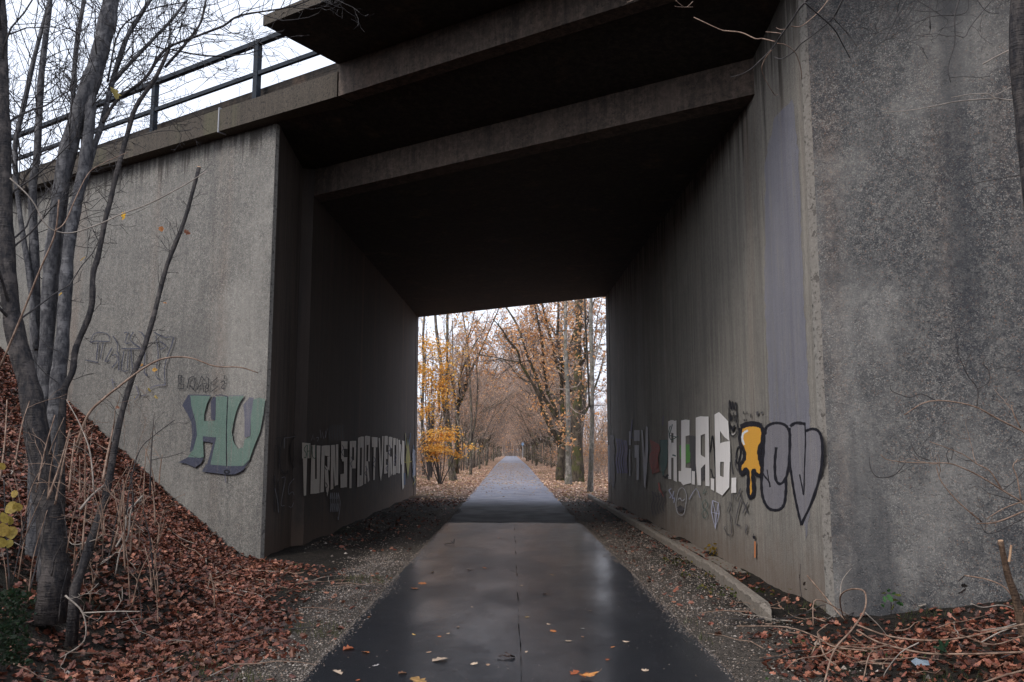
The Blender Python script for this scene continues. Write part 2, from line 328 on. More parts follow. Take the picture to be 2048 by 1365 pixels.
for xa_, xb_ in ((PX0, PXS-.0015), (PXS+.0015, PX1)):
    xx = np.linspace(xa_, xb_, 40); ye_ = PYE+.05*np.sin(xx*5.1)+.035*np.sin(xx*13+1)+.02*np.sin(xx*31)-.22*smooth((xx-.9)/.5); mbx = MB()
    V = [(xa_, PYS+.0005, z) for z in (.022,)]+[(xb_, PYS+.0005, .022)]+[(x, y, .022) for x, y in zip(xx[::-1], ye_[::-1])]; mbx.add(V, [list(range(len(V)))])
    for i_ in range(39): mbx.add([(xx[i_], ye_[i_], .022), (xx[i_+1], ye_[i_+1], .022), (xx[i_+1], ye_[i_+1], -.04), (xx[i_], ye_[i_], -.04)], [[0, 1, 2, 3]])
    put('lane_end', mbx, m_wet, p)
yf = np.concatenate([np.arange(PYE-.4, 60, .5), np.arange(60, 600, 10)])
wid = lambda y: 1.49+.38*min(1, max(0, (y-20)/90))
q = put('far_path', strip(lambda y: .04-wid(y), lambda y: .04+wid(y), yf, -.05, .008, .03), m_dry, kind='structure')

# ------------------------------------------------------------------ abutments
def sx(s, X): a = (X-O[0]-s*N[0])/D[0]; return (X, O[1]+s*N[1]+a*D[1])       # point at skew offset s on the line X
JS = 1.49; FE = 15.8
L = thing('left_abutment', (XLF, 13.05, 0), 'weathered grey wing wall and dark brown tunnel side left of the path', 'bridge abutment')
R = thing('right_abutment', (XR, 8.55, 0), 'pitted grey wing wall and graffiti covered tunnel side right of the path', 'bridge abutment')
L.name = 'bridge_abutment'; R.name = 'bridge_abutment'
ch = .035
aL = (O[0]-XLF)/(-D[0])     # a at left corner on s=0
def SAp(s, a): return SA(s, a)
wt = lambda a: 6.98 if a < 9 else 6.98+(a-9)*.012
mb = MB(); c1 = SAp(0, aL+ch*1.5); c2 = SAp(0, aL+20); mb.prism([c2, SAp(.7, aL+20), SAp(.7, aL+.8), c1], -.6, [7.1, 7.1, 6.9, 6.9])
put('wing_wall', mb, m_wing_l, L)
mb = MB(); mb.prism([c1, SAp(.7, aL+.8), (XLF, sx(0, XLF)[1]+ch*2.2)], -.6, 6.9)
put('corner_edge', mb, m_edge, L)
mb = MB(); y0 = sx(0, XLF)[1]+ch*2.2; mb.prism([(XLF, y0+.002), (XLF-.8, y0+1.0), (XLF-.8, sx(JS, XLF)[1]), (XLF, sx(JS, XLF)[1])], -.6, 6.86)
put('front_side_wall', mb, m_wall_lf, L)
yb = sx(JS, XLB)[1]-.02; ye = sx(FE, XLB)[1]
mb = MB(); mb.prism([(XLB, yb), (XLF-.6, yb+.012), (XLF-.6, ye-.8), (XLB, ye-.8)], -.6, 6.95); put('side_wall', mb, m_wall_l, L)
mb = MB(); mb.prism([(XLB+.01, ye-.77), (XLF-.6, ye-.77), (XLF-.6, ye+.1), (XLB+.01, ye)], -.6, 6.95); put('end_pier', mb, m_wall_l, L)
mb = MB(); mb.prism([sx(FE, XLB-.012), SAp(FE-.5, 19.2), SAp(FE-.5, 45), SAp(FE+.02, 45)], -.6, 7.1); put('rear_wing_wall', mb, m_wing_l, L)
# right
aj = sx(JS, XR)[1]
mb = MB(); mb.prism([SAp(0, -ch*1.6), SAp(0, -16), SAp(.9, -16), SAp(.9, -1.2)], -.6, 8.0)
put('wing_wall', mb, m_wing_r, R)
mb = MB(); mb.prism([(XR, 8.55+ch*2.2), SAp(0, -ch*1.6), SAp(.9, -1.2)], -.6, 8.0); put('corner_edge', mb, m_edge, R)
mb = MB(); mb.prism([(XR, 8.55+ch*2.2+.002), (XR+.8, 9.6), (XR+.8, aj-.006), (XR, aj-.006)], -.6, 7.15); put('front_side_wall', mb, m_wall_r, R)
yer = sx(FE, XR)[1]
mb = MB(); mb.prism([(XR+.012, aj+.006), (XR+.9, aj+.006), (XR+.9, yer-.9), (XR+.012, yer-.9)], -.6, 6.95); put('side_wall', mb, m_wall_r, R)
mb = MB(); mb.prism([(XR, yer-.87), (XR+.9, yer-.87), (XR+.9, yer-.4), (XR, yer)], -.6, 6.95); put('end_pier', mb, m_wall_r, R)
mb = MB(); mb.prism([SAp(FE+.02, sx(0, XR)[0]*0+9.9), SAp(FE+.02, -20), SAp(FE-.5, -20), SAp(FE-.5, 9.0)], -.6, 7.1); put('rear_wing_wall', mb, m_wing_r, R)
mb = MB()                                    # low footing ledge along the wall foot
ysl = np.arange(11.4, yer, .5)
mb2 = strip(lambda y: XR-.20-.02*math.sin(y*5), XR-.002, ysl, -.1, .035); put('footing', mb2, m_kerb, R)

# ------------------------------------------------------------------ bridge deck
B = thing('bridge_deck', (0, 16, 6.5), 'dark concrete road bridge deck spanning the path with stepped soffit', 'bridge')
mb = MB()
def sk(s0, s1, a0, a1, z0, z1, m=0):          # skewed box; z lists: [s0a0, s0a1, s1a1, s1a0]
    mb.prism([SA(s0, a0), SA(s1, a0), SA(s1, a1), SA(s0, a1)], z0, z1, m)
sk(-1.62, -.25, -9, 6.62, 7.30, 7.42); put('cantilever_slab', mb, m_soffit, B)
mb = MB(); sk(-1.66, -1.623, -9, 6.62, 7.285, 7.43); put('fascia', mb, m_coping, B)
mb = MB(); sk(-.25, 0, -9, 6.60, [6.84, 6.84, 6.80, 6.80], 7.42); put('edge_beam', mb, m_beam, B)
mb = MB(); sk(.003, .35, -9, 10.4, [6.93, 6.55+.37, 6.9, 6.9-.1], 7.4)
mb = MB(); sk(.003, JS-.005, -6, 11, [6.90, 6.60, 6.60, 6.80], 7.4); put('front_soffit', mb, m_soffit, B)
mb = MB(); sk(JS, JS+.35, -2.5, 12.5, 6.12, 7.0); put('cross_beam', mb, m_beam, B)
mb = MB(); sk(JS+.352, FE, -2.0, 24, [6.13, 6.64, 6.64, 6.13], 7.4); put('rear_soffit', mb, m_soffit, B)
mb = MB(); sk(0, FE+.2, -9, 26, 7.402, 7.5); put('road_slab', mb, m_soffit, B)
# coping on the left wing wall, two lengths with a sealed joint
cz = lambda a: 7.19+(a-6.5)*.0105
cb = lambda a: 6.80+(a-6.6)*.016
Cp = thing('coping', (*SA(-.25, 9.3), 7), 'mossy concrete coping along the top of the left wing wall', 'coping')
for a0, a1 in ((6.63, 9.32), (9.345, 28)):
    mb = MB(); mb.prism([SA(-.25, a0), SA(.75, a0), SA(.75, a1), SA(-.25, a1)], [cb(a0), cb(a0), cb(a1), cb(a1)], [cz(a0), cz(a0), cz(a1), cz(a1)]); put('coping_block', mb, m_coping, Cp)
mb = MB(); mb.prism([SA(-.262, 9.322), SA(-.1, 9.322), SA(-.1, 9.343), SA(-.262, 9.343)], cb(9.3)-.02, cz(9.3)+.03); put('joint_seal', mb, plain('sealant', (.3, .3, .32)), Cp)
# railing
Rl = thing('railing', (*SA(-.15, 8.5), 7.2), 'blue grey steel railing with two rails above the left wing wall', 'railing')
def bar(a0, a1, s, z, w, h):
    m = MB(); za, zb = z(a0), z(a1)
    m.prism([SA(s-w/2, a0), SA(s+w/2, a0), SA(s+w/2, a1), SA(s-w/2, a1)], [za-h/2, za-h/2, zb-h/2, zb-h/2], [za+h/2, za+h/2, zb+h/2, zb+h/2]); return m
put('rail', bar(5, 26, -.17, lambda a: 8.19+(a-8)*.003, .09, .075), m_rail, Rl); put('rail', bar(5, 26, -.17, lambda a: 7.66+(a-8)*.004, .06, .065), m_rail, Rl)
for k in range(-1, 7):
    a = 8.53+2.75*k; m = MB(); m.prism([SA(-.21, a-.05), SA(-.12, a-.05), SA(-.12, a+.05), SA(-.21, a+.05)], cz(a)-.02, 8.15+(a-8)*.003); put('post', m, m_rail, Rl)
    m = MB(); m.prism([SA(-.235, a-.09), SA(-.08, a-.09), SA(-.08, a+.09), SA(-.235, a+.09)], cz(a)-.005, cz(a)+.015); put('base_plate', m, m_rail, Rl)

# ------------------------------------------------------------------ graffiti (flat paint on the walls)
class Graf:
    def __init__(s, proj, tr=(1, 0, 0)): s.p = proj; s.k, s.ox, s.oy = tr; s.mb = MB(); s.mats = []; s.d = None; s.inc = .00014
    def mi(s, m):
        if m not in s.mats: s.mats.append(m)
        return s.mats.index(m)
    def up(s):
        if s.d is None: Graf.G += s.inc; return Graf.G
        s.d += s.inc; return s.d
    G = .002
    def P(s, pts):
        dd = s.up(); return [s.p(s.ox+x/s.k, s.oy+y/s.k, dd) for x, y in pts]
    def fill(s, pts, m): s.mb.poly(s.P(pts), s.mi(m)); return s
    def quads(s, L, m):
        for q in L: s.fill(q, m)
        return s
    def rect(s, L, m):
        for x0, y0, x1, y1 in L: s.fill([(x0, y0), (x1, y0), (x1, y1), (x0, y1)], m)
        return s
    def line(s, pts, w, m, closed=False, n=5, taper=False):
        P = np.array(pts+([pts[0]] if closed else []), float); P = curve(P, n) if len(P) > 2 and n > 1 else P
        tg = np.gradient(P, axis=0); tg /= np.linalg.norm(tg, axis=1)[:, None]+1e-9; nr = np.stack([-tg[:, 1], tg[:, 0]], -1)
        k = len(P); ww = w/2*(1+.18*np.sin(np.arange(k)*1.9+P[:, 0]*.1))
        if taper: ww = ww*np.minimum(1, .35+np.minimum(np.arange(k), k-1-np.arange(k))*.4)
        A = P+nr*ww[:, None]; Bq = P-nr*ww[:, None]; dd = s.up()
        V = []
        for i in range(k): V += [s.p(s.ox+A[i, 0]/s.k, s.oy+A[i, 1]/s.k, dd+(i % 3)*4e-5), s.p(s.ox+Bq[i, 0]/s.k, s.oy+Bq[i, 1]/s.k, dd+(i % 3)*4e-5)]
        s.mb.add(V, [[2*i, 2*i+1, 2*i+3, 2*i+2] for i in range(k-1)], mat=s.mi(m)); return s
    def done(s, parent, label): return put('graffiti', s.mb, s.mats, parent, label=label)
pr_R = lambda u, v, d: on_x(u, v, XR-d)
pr_LF = lambda u, v, d: on_x(u, v, XLF+d)
pr_LB = lambda u, v, d: on_x(u, v, XLB+d)
pr_W = lambda u, v, d: on_s(u, v, -d)
pK = paint('paint_black', (.010, .010, .016), CR, 1, .08); pKf = paint('paint_black_faded', (.03, .03, .045), CR, .8, .5)
pW = paint('paint_white', (.84, .80, .78), CR, 1, .12); pWf = paint('paint_white_thin', (.5, .5, .56), CR, .8, .55)
pY = paint('paint_yellow', (.72, .36, .05), CR, 1, .12); pH = paint('paint_highlight', (.72, .74, .78), CR, 1, .1)
pG = paint('paint_grey_violet', (.19, .185, .225), CR, .65, .4); pB = paint('paint_grey_blue_cover', (.17, .175, .235), CR, .6, .62)
pGr = paint('paint_green', (.10, .33, .06), CR, .95, .3); pTe = paint('paint_teal', (.02, .09, .08), CR, .9, .3); pRe = paint('paint_red', (.4, .06, .045), CR, .8, .5)
pPu = paint('paint_purple', (.10, .09, .22), CR, .9, .35); pOr = paint('paint_orange', (.65, .2, .05), CR, .9, .3); pLb = paint('paint_light_blue', (.5, .52, .72), CR, .85, .4)
RT = (3.592, 1200, 760)
g = Graf(pr_R, (1, 0, 0)); rr = random.Random(3)
def ragged(poly, amp):
    out = []
    for (a, b), (c, d) in zip(poly, poly[1:]+poly[:1]):
        n = max(2, int(math.hypot(c-a, d-b)/12))
        for i in range(n): out.append((a+(c-a)*i/n+rr.uniform(-amp, amp), b+(d-b)*i/n+rr.uniform(-amp, amp)))
    return out
g.fill(ragged([(1530, 330), (1548, 235), (1585, 200), (1596, 300), (1604, 520), (1618, 800), (1628, 960), (1612, 1080), (1590, 900), (1560, 860), (1540, 840), (1530, 600)], 2), pB)
g.done(R, 'blue grey cover paint in a tall faded patch near the wall corner')
g = Graf(pr_R, RT)
g.fill([(1190, 345), (1230, 318), (1290, 312), (1345, 340), (1366, 400), (1362, 520), (1350, 640), (1336, 700), (1335, 800), (1320, 900), (1280, 935), (1215, 925), (1172, 860), (1160, 760), (1165, 640), (1174, 520), (1180, 400)], pG)
g.fill([(1366, 340), (1400, 314), (1472, 318), (1478, 365), (1545, 358), (1580, 390), (1596, 470), (1588, 620), (1560, 760), (1520, 890), (1445, 1030), (1400, 870), (1374, 700), (1366, 600)], pG)
g.line([(1185, 395), (1196, 342), (1235, 316), (1290, 312), (1340, 335), (1364, 395), (1362, 520), (1352, 640), (1328, 720), (1290, 748), (1262, 710), (1256, 600), (1266, 485)], 20, pK)
g.line([(1180, 395), (1174, 520), (1166, 640), (1160, 760), (1174, 860), (1215, 925), (1280, 935), (1322, 895), (1335, 800), (1336, 705)], 20, pK)
g.line([(1160, 650), (1180, 690), (1215, 735), (1222, 772)], 11, pK, n=3); g.line([(1200, 645), (1212, 720), (1220, 770)], 7, pK)
g.line([(1366, 335), (1400, 312), (1440, 312), (1474, 318)], 22, pK, n=2); g.line([(1472, 312), (1476, 440), (1470, 600), (1464, 820), (1452, 770), (1434, 680)], 10, pK)
g.line([(1478, 368), (1520, 354), (1560, 362), (1588, 405), (1598, 500), (1588, 640), (1558, 770), (1512, 900), (1445, 1042)], 20, pK); g.line([(1364, 345), (1362, 560), (1380, 720), (1408, 880), (1446, 1045)], 17, pK)
g.done(R, 'grey violet bubble letters with black outline at the near end of the wall')
g = Graf(pr_R, RT)
yo = [(1010, 345), (1060, 326), (1125, 326), (1166, 352), (1166, 440), (1142, 500), (1148, 570), (1164, 640), (1150, 692), (1122, 676), (1102, 648), (1098, 700), (1104, 800), (1084, 846), (1064, 810), (1066, 700), (1050, 640), (1020, 680), (1004, 620), (1036, 570), (1034, 510), (1006, 450)]
g.fill([tuple(p) for p in curve(yo+[yo[0]], 4)[:-1]], pY); g.line(yo, 26, pK, closed=True); g.line([(1006, 330), (1060, 308), (1125, 308), (1162, 322)], 16, pK, n=3); g.line([(1036, 468), (1022, 425), (1030, 385), (1062, 364)], 15, pH)
g.line([(1166, 560), (1172, 500), (1160, 520)], 20, pK, n=2)
g.done(R, 'orange yellow dripping shape with thick black outline and white highlight')
g = Graf(pr_R, RT)
g.quads([[(490, 298), (512, 290), (512, 715), (490, 712)], [(528, 296), (549, 292), (553, 735), (528, 722)], [(512, 290), (530, 290), (530, 385), (512, 380)], [(512, 452), (530, 452), (530, 560), (512, 560)],
 [(565, 655), (583, 655), (583, 735), (565, 730)], [(583, 292), (615, 286), (615, 752), (598, 758), (583, 740)], [(615, 286), (643, 290), (643, 398), (615, 405)], [(615, 632), (655, 636), (655, 742), (615, 752)],
 [(660, 655), (682, 658), (682, 756), (658, 750)], [(688, 272), (722, 262), (726, 758), (700, 758), (688, 600)], [(754, 264), (780, 264), (787, 766), (757, 762)], [(722, 262), (754, 264), (754, 388), (722, 400)], [(722, 538), (756, 560), (756, 604), (722, 640)],
 [(795, 706), (820, 712), (820, 800), (796, 786)], [(822, 250), (853, 232), (863, 238), (863, 822), (834, 806)], [(863, 238), (920, 298), (930, 440), (892, 410), (863, 368)], [(863, 456), (892, 446), (934, 440), (936, 590), (863, 590)],
 [(890, 590), (932, 590), (928, 772), (888, 700)], [(863, 690), (888, 700), (928, 772), (878, 832), (863, 822)], [(945, 705), (978, 702), (979, 812), (942, 814)]], pW)
for x0, y0, x1, y1 in ((520, 320, 498, 400), (498, 400, 545, 410)): g.line([(x0, y0), (x1, y1)], 5, pTe, n=1)
g.line([(505, 330), (495, 375), (510, 430), (560, 405)], 6, pTe); g.line([(520, 540), (545, 548)], 9, pTe, n=1)
g.done(R, 'large white block letters A.C.A.B. rolled onto the wall')
Graf_G = Graf.G; g = Graf(pr_R, RT); g.d = .0005; g.inc = .00006
g.fill(ragged([(430, 430), (486, 430), (486, 600), (450, 700), (432, 600)], 3), pTe); g.fill(ragged([(571, 470), (650, 460), (650, 590), (600, 610), (572, 560)], 3), pGr)
g.fill(ragged([(640, 400), (690, 405), (690, 700), (655, 720)], 3), pKf); g.fill(ragged([(724, 560), (752, 560), (750, 720), (726, 730)], 2), pKf)
g.line([(790, 520), (808, 400), (822, 560), (828, 690), (812, 700), (795, 640)], 7, pK); g.line([(935, 480), (942, 600), (955, 675)], 8, pKf); g.line([(985, 540), (970, 600), (990, 650), (1002, 600), (990, 560)], 6, pKf); g.line([(975, 560), (985, 500), (1000, 480), (1010, 520), (990, 600), (975, 575)], 9, pK)
g.done(R, 'older green teal and black paint showing between the white letters')
g = Graf(pr_R, RT)
g.line([(930, 370), (926, 250), (930, 145), (944, 215), (952, 155), (963, 215), (976, 160), (982, 250), (984, 365), (965, 402), (944, 402), (930, 370)], 7, pK); g.fill([(940, 320), (952, 345), (965, 322), (972, 330), (958, 372), (946, 372), (936, 330)], pK)
g.line([(936, 240), (950, 290), (960, 235)], 6, pK, n=2); g.line([(940, 295), (936, 262)], 8, pK, n=1); g.line([(968, 300), (976, 255)], 8, pK, n=1); g.line([(944, 385), (956, 394), (968, 380)], 4, pW)
g.rect([(1028, 225, 1034, 246), (1053, 228, 1059, 248), (1080, 245, 1087, 272), (1033, 283, 1040, 300), (1047, 282, 1054, 296)], pK)
g.fill([(1120, 230), (1138, 222), (1140, 250), (1124, 258)], pKf); g.fill([(1150, 240), (1168, 222), (1168, 246)], pKf)
g.done(R, 'small black scribbled head with spiky crown above the white letters')
g = Graf(pr_R, RT)
for k, (x0, x1) in enumerate(((118, 130), (135, 148), (152, 166), (170, 182), (185, 194))): g.line([(x0, 420+k*4), (x1, 500), (x0, 580), (x1, 672)], 12, pPu)
g.line([(232, 285), (222, 400), (240, 420)], 8, pPu); g.rect([(245, 362, 284, 440), (248, 470, 280, 560), (262, 560, 282, 720)], pWf); g.rect([(208, 370, 220, 470), (210, 500, 218, 690), (60, 470, 68, 740), (80, 430, 88, 640)], pWf)
g.fill([(296, 360), (308, 365), (322, 560), (330, 330), (344, 345), (346, 520), (326, 780), (316, 760), (308, 600)], pWf)
g.fill(ragged([(70, 400), (102, 395), (106, 750), (90, 780), (72, 700)], 4), pKf)
for k in range(7): x = 362+k*9; g.line([(x, 430+k*5), (x+12, 500), (x-4, 560), (x+8, 640+((k*37) % 40))], 6, pRe)
g.line([(420, 740), (432, 800), (425, 780), (460, 840)], 10, pRe); g.line([(455, 260), (450, 330)], 4, pPu, n=1)
for k in range(5): x = 375+k*20; g.line([(x, 800+k*5), (x+10, 860), (x-6, 910), (x+8, 975-k*6)], 6, pKf)
g.line([(370, 800), (420, 840), (470, 790)], 5, pKf); g.line([(452, 690), (470, 700), (490, 680)], 14, pK, n=3)
g.done(R, 'dense purple red white and black scribbles deep in the tunnel')
g = Graf(pr_R, RT)
g.line([(512, 782), (496, 795), (512, 830), (500, 850)], 6, pLb); g.line([(530, 800), (520, 850), (535, 850), (530, 885)], 6, pLb)
g.line([(555, 830), (570, 785), (600, 780), (620, 830), (612, 920), (595, 970), (560, 960), (545, 900), (555, 830)], 4, pWf); g.line([(560, 860), (575, 850), (590, 870), (610, 855)], 6, pWf); g.line([(552, 930), (580, 905), (606, 935)], 5, pWf); g.fill([(552, 915), (580, 900), (606, 925), (590, 950), (560, 945)], pKf)
g.line([(640, 860), (690, 780), (720, 850)], 4, pLb, n=2); g.line([(760, 860), (735, 890), (750, 930), (775, 900), (760, 870)], 4, pTe); g.line([(760, 930), (732, 960), (752, 995), (772, 960), (755, 935)], 4, pTe); g.line([(755, 780), (740, 820), (765, 800)], 4, pTe)
g.line([(808, 868), (800, 950), (828, 1070), (856, 965), (850, 884), (808, 868)], 5, pLb, n=1); g.line([(801, 950), (856, 965)], 4, pLb, n=1); g.line([(808, 868), (826, 950), (828, 1070)], 4, pLb, n=1); g.line([(850, 884), (838, 955), (828, 1070)], 4, pLb, n=1)
g.line([(915, 880), (935, 878), (930, 900), (915, 945), (940, 940), (945, 820), (975, 860)], 5, pKf, n=2); g.line([(935, 960), (945, 1100), (915, 1110), (898, 1080), (893, 1060), (910, 1050)], 5, pKf)
for x0, y0, x1, y1 in ((975, 860, 1010, 780), (1000, 800, 1030, 900), (1010, 860, 985, 960), (985, 960, 972, 1035), (972, 1035, 1008, 1050), (1035, 880, 1060, 960), (1025, 960, 1060, 880), (1060, 1040, 1045, 1100)): g.line([(x0, y0), (x1, y1)], 7, pKf, n=1)
g.line([(1052, 1035), (1042, 1075), (1052, 1115)], 4, pKf); g.fill([(1095, 1120), (1115, 1122), (1112, 1145), (1097, 1140)], pK); g.line([(1104, 1105), (1106, 1130)], 6, pK, n=1)
g.rect([(1108, 1160, 1118, 1278)], pOr)
g.done(R, 'thin black white and blue tags low on the wall with an orange stroke')
# left tunnel side
qW = paint('paint_cream_left', (.62, .56, .49), CL, .95, .3); qK = paint('paint_black_left', (.012, .012, .015), CL, .95, .3); qV = paint('paint_violet_left', (.10, .10, .16), CL, .8, .5)
qG = paint('paint_green_left', (.03, .13, .07), CL, .95, .2); qY = paint('paint_yellow_left', (.30, .25, .05), CL, .9, .3); qH = paint('paint_pale_left', (.32, .33, .38), CL, .75, .5); qB = paint('paint_blue_left', (.03, .07, .14), CL, .9, .3)
LT = (4.265, 520, 820); g = Graf(pr_LB, LT)
g.quads([[(360, 280), (430, 287), (430, 412), (360, 415)], [(366, 415), (402, 414), (393, 730), (374, 735)],
 [(440, 303), (470, 300), (470, 715), (430, 718)], [(484, 305), (516, 306), (508, 710), (484, 712)], [(470, 590), (484, 590), (484, 715), (470, 715)],
 [(526, 308), (552, 305), (545, 700), (514, 706)], [(552, 305), (598, 303), (596, 400), (552, 390)], [(575, 400), (598, 400), (592, 520), (575, 500)], [(552, 470), (580, 500), (590, 660), (574, 742), (556, 640)],
 [(606, 302), (626, 300), (626, 672), (602, 684)], [(626, 300), (640, 300), (650, 640), (638, 655), (626, 480)], [(648, 296), (668, 294), (666, 640), (650, 645)],
 [(692, 268), (748, 270), (746, 335), (692, 330)], [(692, 330), (715, 332), (716, 425), (692, 420)], [(700, 405), (745, 405), (744, 440), (700, 440)], [(716, 440), (744, 440), (742, 660), (716, 662)], [(686, 550), (716, 545), (716, 664), (686, 666)],
 [(766, 268), (788, 266), (780, 668), (762, 670)], [(788, 266), (820, 266), (818, 320), (788, 320)], [(802, 320), (820, 320), (816, 500), (802, 500)], [(786, 430), (802, 430), (802, 500), (786, 500)],
 [(836, 240), (854, 232), (848, 656), (828, 660)], [(870, 228), (887, 230), (880, 640), (866, 648)], [(854, 232), (870, 228), (870, 320), (854, 325)], [(850, 560), (866, 560), (866, 650), (850, 655)],
 [(895, 225), (910, 222), (905, 630), (890, 634)], [(910, 222), (940, 228), (938, 300), (910, 300)], [(926, 300), (938, 300), (936, 440), (922, 440)], [(905, 440), (922, 440), (934, 600), (920, 620)],
 [(952, 232), (1004, 236), (1002, 320), (954, 318)], [(970, 320), (988, 320), (978, 598), (966, 600)],
 [(1012, 240), (1024, 240), (1034, 500), (1042, 225), (1054, 225), (1048, 480), (1032, 610), (1022, 560)],
 [(1062, 225), (1076, 223), (1072, 545), (1058, 545)], [(1076, 223), (1090, 225), (1090, 300), (1076, 300)], [(1076, 360), (1088, 360), (1088, 420), (1076, 420)], [(1072, 470), (1088, 470), (1086, 540), (1072, 545)],
 [(1098, 232), (1110, 230), (1106, 575), (1094, 578)], [(1110, 230), (1130, 236), (1128, 330), (1110, 320)], [(1108, 400), (1124, 400), (1128, 540), (1114, 570)],
 [(1136, 240), (1158, 242), (1158, 300), (1136, 300)], [(1134, 300), (1146, 300), (1144, 556), (1132, 556)], [(1146, 480), (1158, 480), (1158, 550), (1146, 552)],
 [(1164, 246), (1176, 248), (1174, 540), (1164, 540)], [(1182, 256), (1194, 258), (1192, 542), (1180, 542)], [(1194, 290), (1204, 300), (1212, 460), (1204, 470)], [(1212, 262), (1232, 268), (1228, 660), (1216, 684), (1210, 560)]], qW)
for x, y in ((555, 420), (560, 620), (700, 300), (775, 400), (900, 480), (970, 400), (1100, 300), (1150, 380), (1080, 440)): g.line([(x, y), (x+14, y+30), (x-4, y+60), (x+12, y+95)], 6, qV if x > 650 else qK)
g.done(L, 'cream block letters reading TURNSPORTVEREIN along the left tunnel side')
g = Graf(pr_LB, LT); g.line([(398, 300), (378, 330), (380, 350), (394, 370), (390, 410), (374, 402)], 6, qG); g.line([(404, 300), (404, 410)], 6, qG, n=1); g.line([(404, 355), (422, 350)], 6, qG, n=1); g.line([(424, 292), (422, 410)], 6, qG, n=1); g.line([(445, 310), (446, 380), (458, 412), (474, 400), (474, 300)], 6, qG)
g.done(L, 'small green letters SHU sprayed over the first cream letter')
g = Graf(pr_LB, LT)
g.line([(440, 260), (452, 210), (462, 255)], 3, qH, n=1); g.line([(480, 240), (500, 235), (490, 270)], 3, qH, n=2); g.line([(512, 170), (520, 240), (530, 190), (545, 250)], 3, qH, n=1); g.line([(560, 180), (556, 240), (576, 160)], 3, qH, n=1)
for x in (598, 612, 628, 645, 660): g.line([(x, 760), (x+8, 710), (x+2, 870), (x+14, 800)], 4, qH)
g.line([(670, 720), (684, 800), (668, 940)], 4, qH); g.fill([(663, 912), (674, 912), (672, 940), (664, 940)], qH)
for x in range(598, 720, 22): g.line([(x, 130), (x-6, 200), (x+2, 262)], 11, qK)
g.done(L, 'pale thin tags and black smears above and below the cream letters')
g = Graf(pr_LB, LT); g.fill([(1262, 235), (1284, 415), (1262, 592), (1242, 415)], qY); g.line([(1262, 235), (1284, 415), (1262, 592), (1242, 415), (1262, 235)], 5, qK, n=1); g.line([(1262, 250), (1262, 585)], 3, qG, n=1)
g.rect([(1238, 200, 1246, 300), (1226, 540, 1240, 640)], qB); g.line([(1240, 200), (1250, 330)], 5, qY, n=1); g.line([(1284, 200), (1272, 300)], 6, qB, n=1); g.line([(1232, 430), (1232, 450), (1296, 440)], 8, qY, n=1)
g.done(L, 'yellow diamond shape with dark outline near the far end')
g = Graf(lambda u, v, d: on_x(u, v, XLB+.01+d), LT); g.fill(ragged([(1300, 330), (1322, 345), (1326, 560), (1304, 580)], 3), qH); g.line([(1308, 300), (1318, 420), (1306, 520), (1322, 640)], 5, qB); g.line([(1310, 560), (1324, 600), (1306, 640)], 5, qY)
g.done(L, 'pale blue and white scrawl on the far end pier')
g = Graf(pr_LF, LT)
g.line([(130, 640), (128, 330), (150, 320), (168, 330), (160, 500)], 6, qK); g.line([(135, 250), (155, 236), (178, 242)], 8, qK); g.line([(232, 218), (200, 240), (176, 330), (170, 450), (190, 530), (225, 548), (235, 520)], 7, qK); g.line([(250, 300), (262, 440), (290, 500)], 6, qK); g.line([(305, 215), (268, 270), (255, 350), (262, 430)], 6, qK)
g.line([(122, 560), (122, 870)], 8, qK, n=1); g.line([(155, 600), (160, 880)], 10, qK, n=1); g.line([(208, 240), (206, 330)], 5, qH, n=1); g.line([(128, 670), (150, 780), (158, 876)], 5, qH); g.line([(185, 580), (215, 590), (180, 800), (210, 818)], 5, qH); g.line([(290, 588), (250, 640), (245, 720), (278, 700), (296, 760), (270, 830), (245, 822)], 5, qH); g.line([(215, 240), (255, 235), (300, 225)], 4, qH)
g.done(L, 'black and pale outlined bubble letters on the strip beside the corner')
# left wing wall
wK = paint('paint_black_wing', (.008, .009, .014), CW, 1, .1); wN = paint('paint_navy_wing', (.025, .03, .06), CW, .85, .35); wG = paint('paint_green_wing', (.075, .15, .12), CW, .72, .6); wV = paint('paint_violet_wing', (.08, .08, .12), CW, .8, .5)
HT = (5.6875, 330, 730); g = Graf(pr_W, HT)
g.fill([(285, 350), (520, 352), (478, 440), (445, 560), (445, 640), (565, 640), (578, 560), (580, 360), (715, 360), (900, 352), (850, 430), (810, 530), (780, 650), (760, 770), (780, 880), (830, 955), (890, 940), (905, 850), (975, 810), (975, 600), (1000, 400), (1060, 375), (1140, 390), (1120, 560), (1080, 760), (1000, 960), (960, 1080), (880, 1160), (760, 1165), (515, 1140), (560, 940), (580, 830), (430, 815), (440, 1050), (330, 1070), (260, 1050), (320, 960), (365, 800), (350, 650), (300, 470)], wG)
g.fill([(265, 340), (290, 360), (300, 470), (325, 560), (350, 660), (365, 800), (320, 970), (280, 1000), (310, 800), (300, 660), (255, 560), (195, 460)], wN)
g.fill([(520, 420), (550, 362), (580, 370), (574, 630), (525, 620)], wN); g.fill([(430, 812), (582, 825), (578, 870), (550, 890), (430, 870)], wN); g.fill([(548, 880), (572, 880), (512, 1150), (480, 1130)], wN)
g.fill([(150, 1110), (260, 1050), (440, 1060), (410, 1120), (340, 1170), (240, 1125)], wN); g.fill([(465, 1130), (700, 1150), (900, 1150), (960, 1085), (890, 1200), (800, 1245), (700, 1250), (420, 1215)], wN)
g.fill([(890, 460), (960, 370), (1010, 375), (975, 600), (970, 810), (905, 830), (905, 600)], wV)
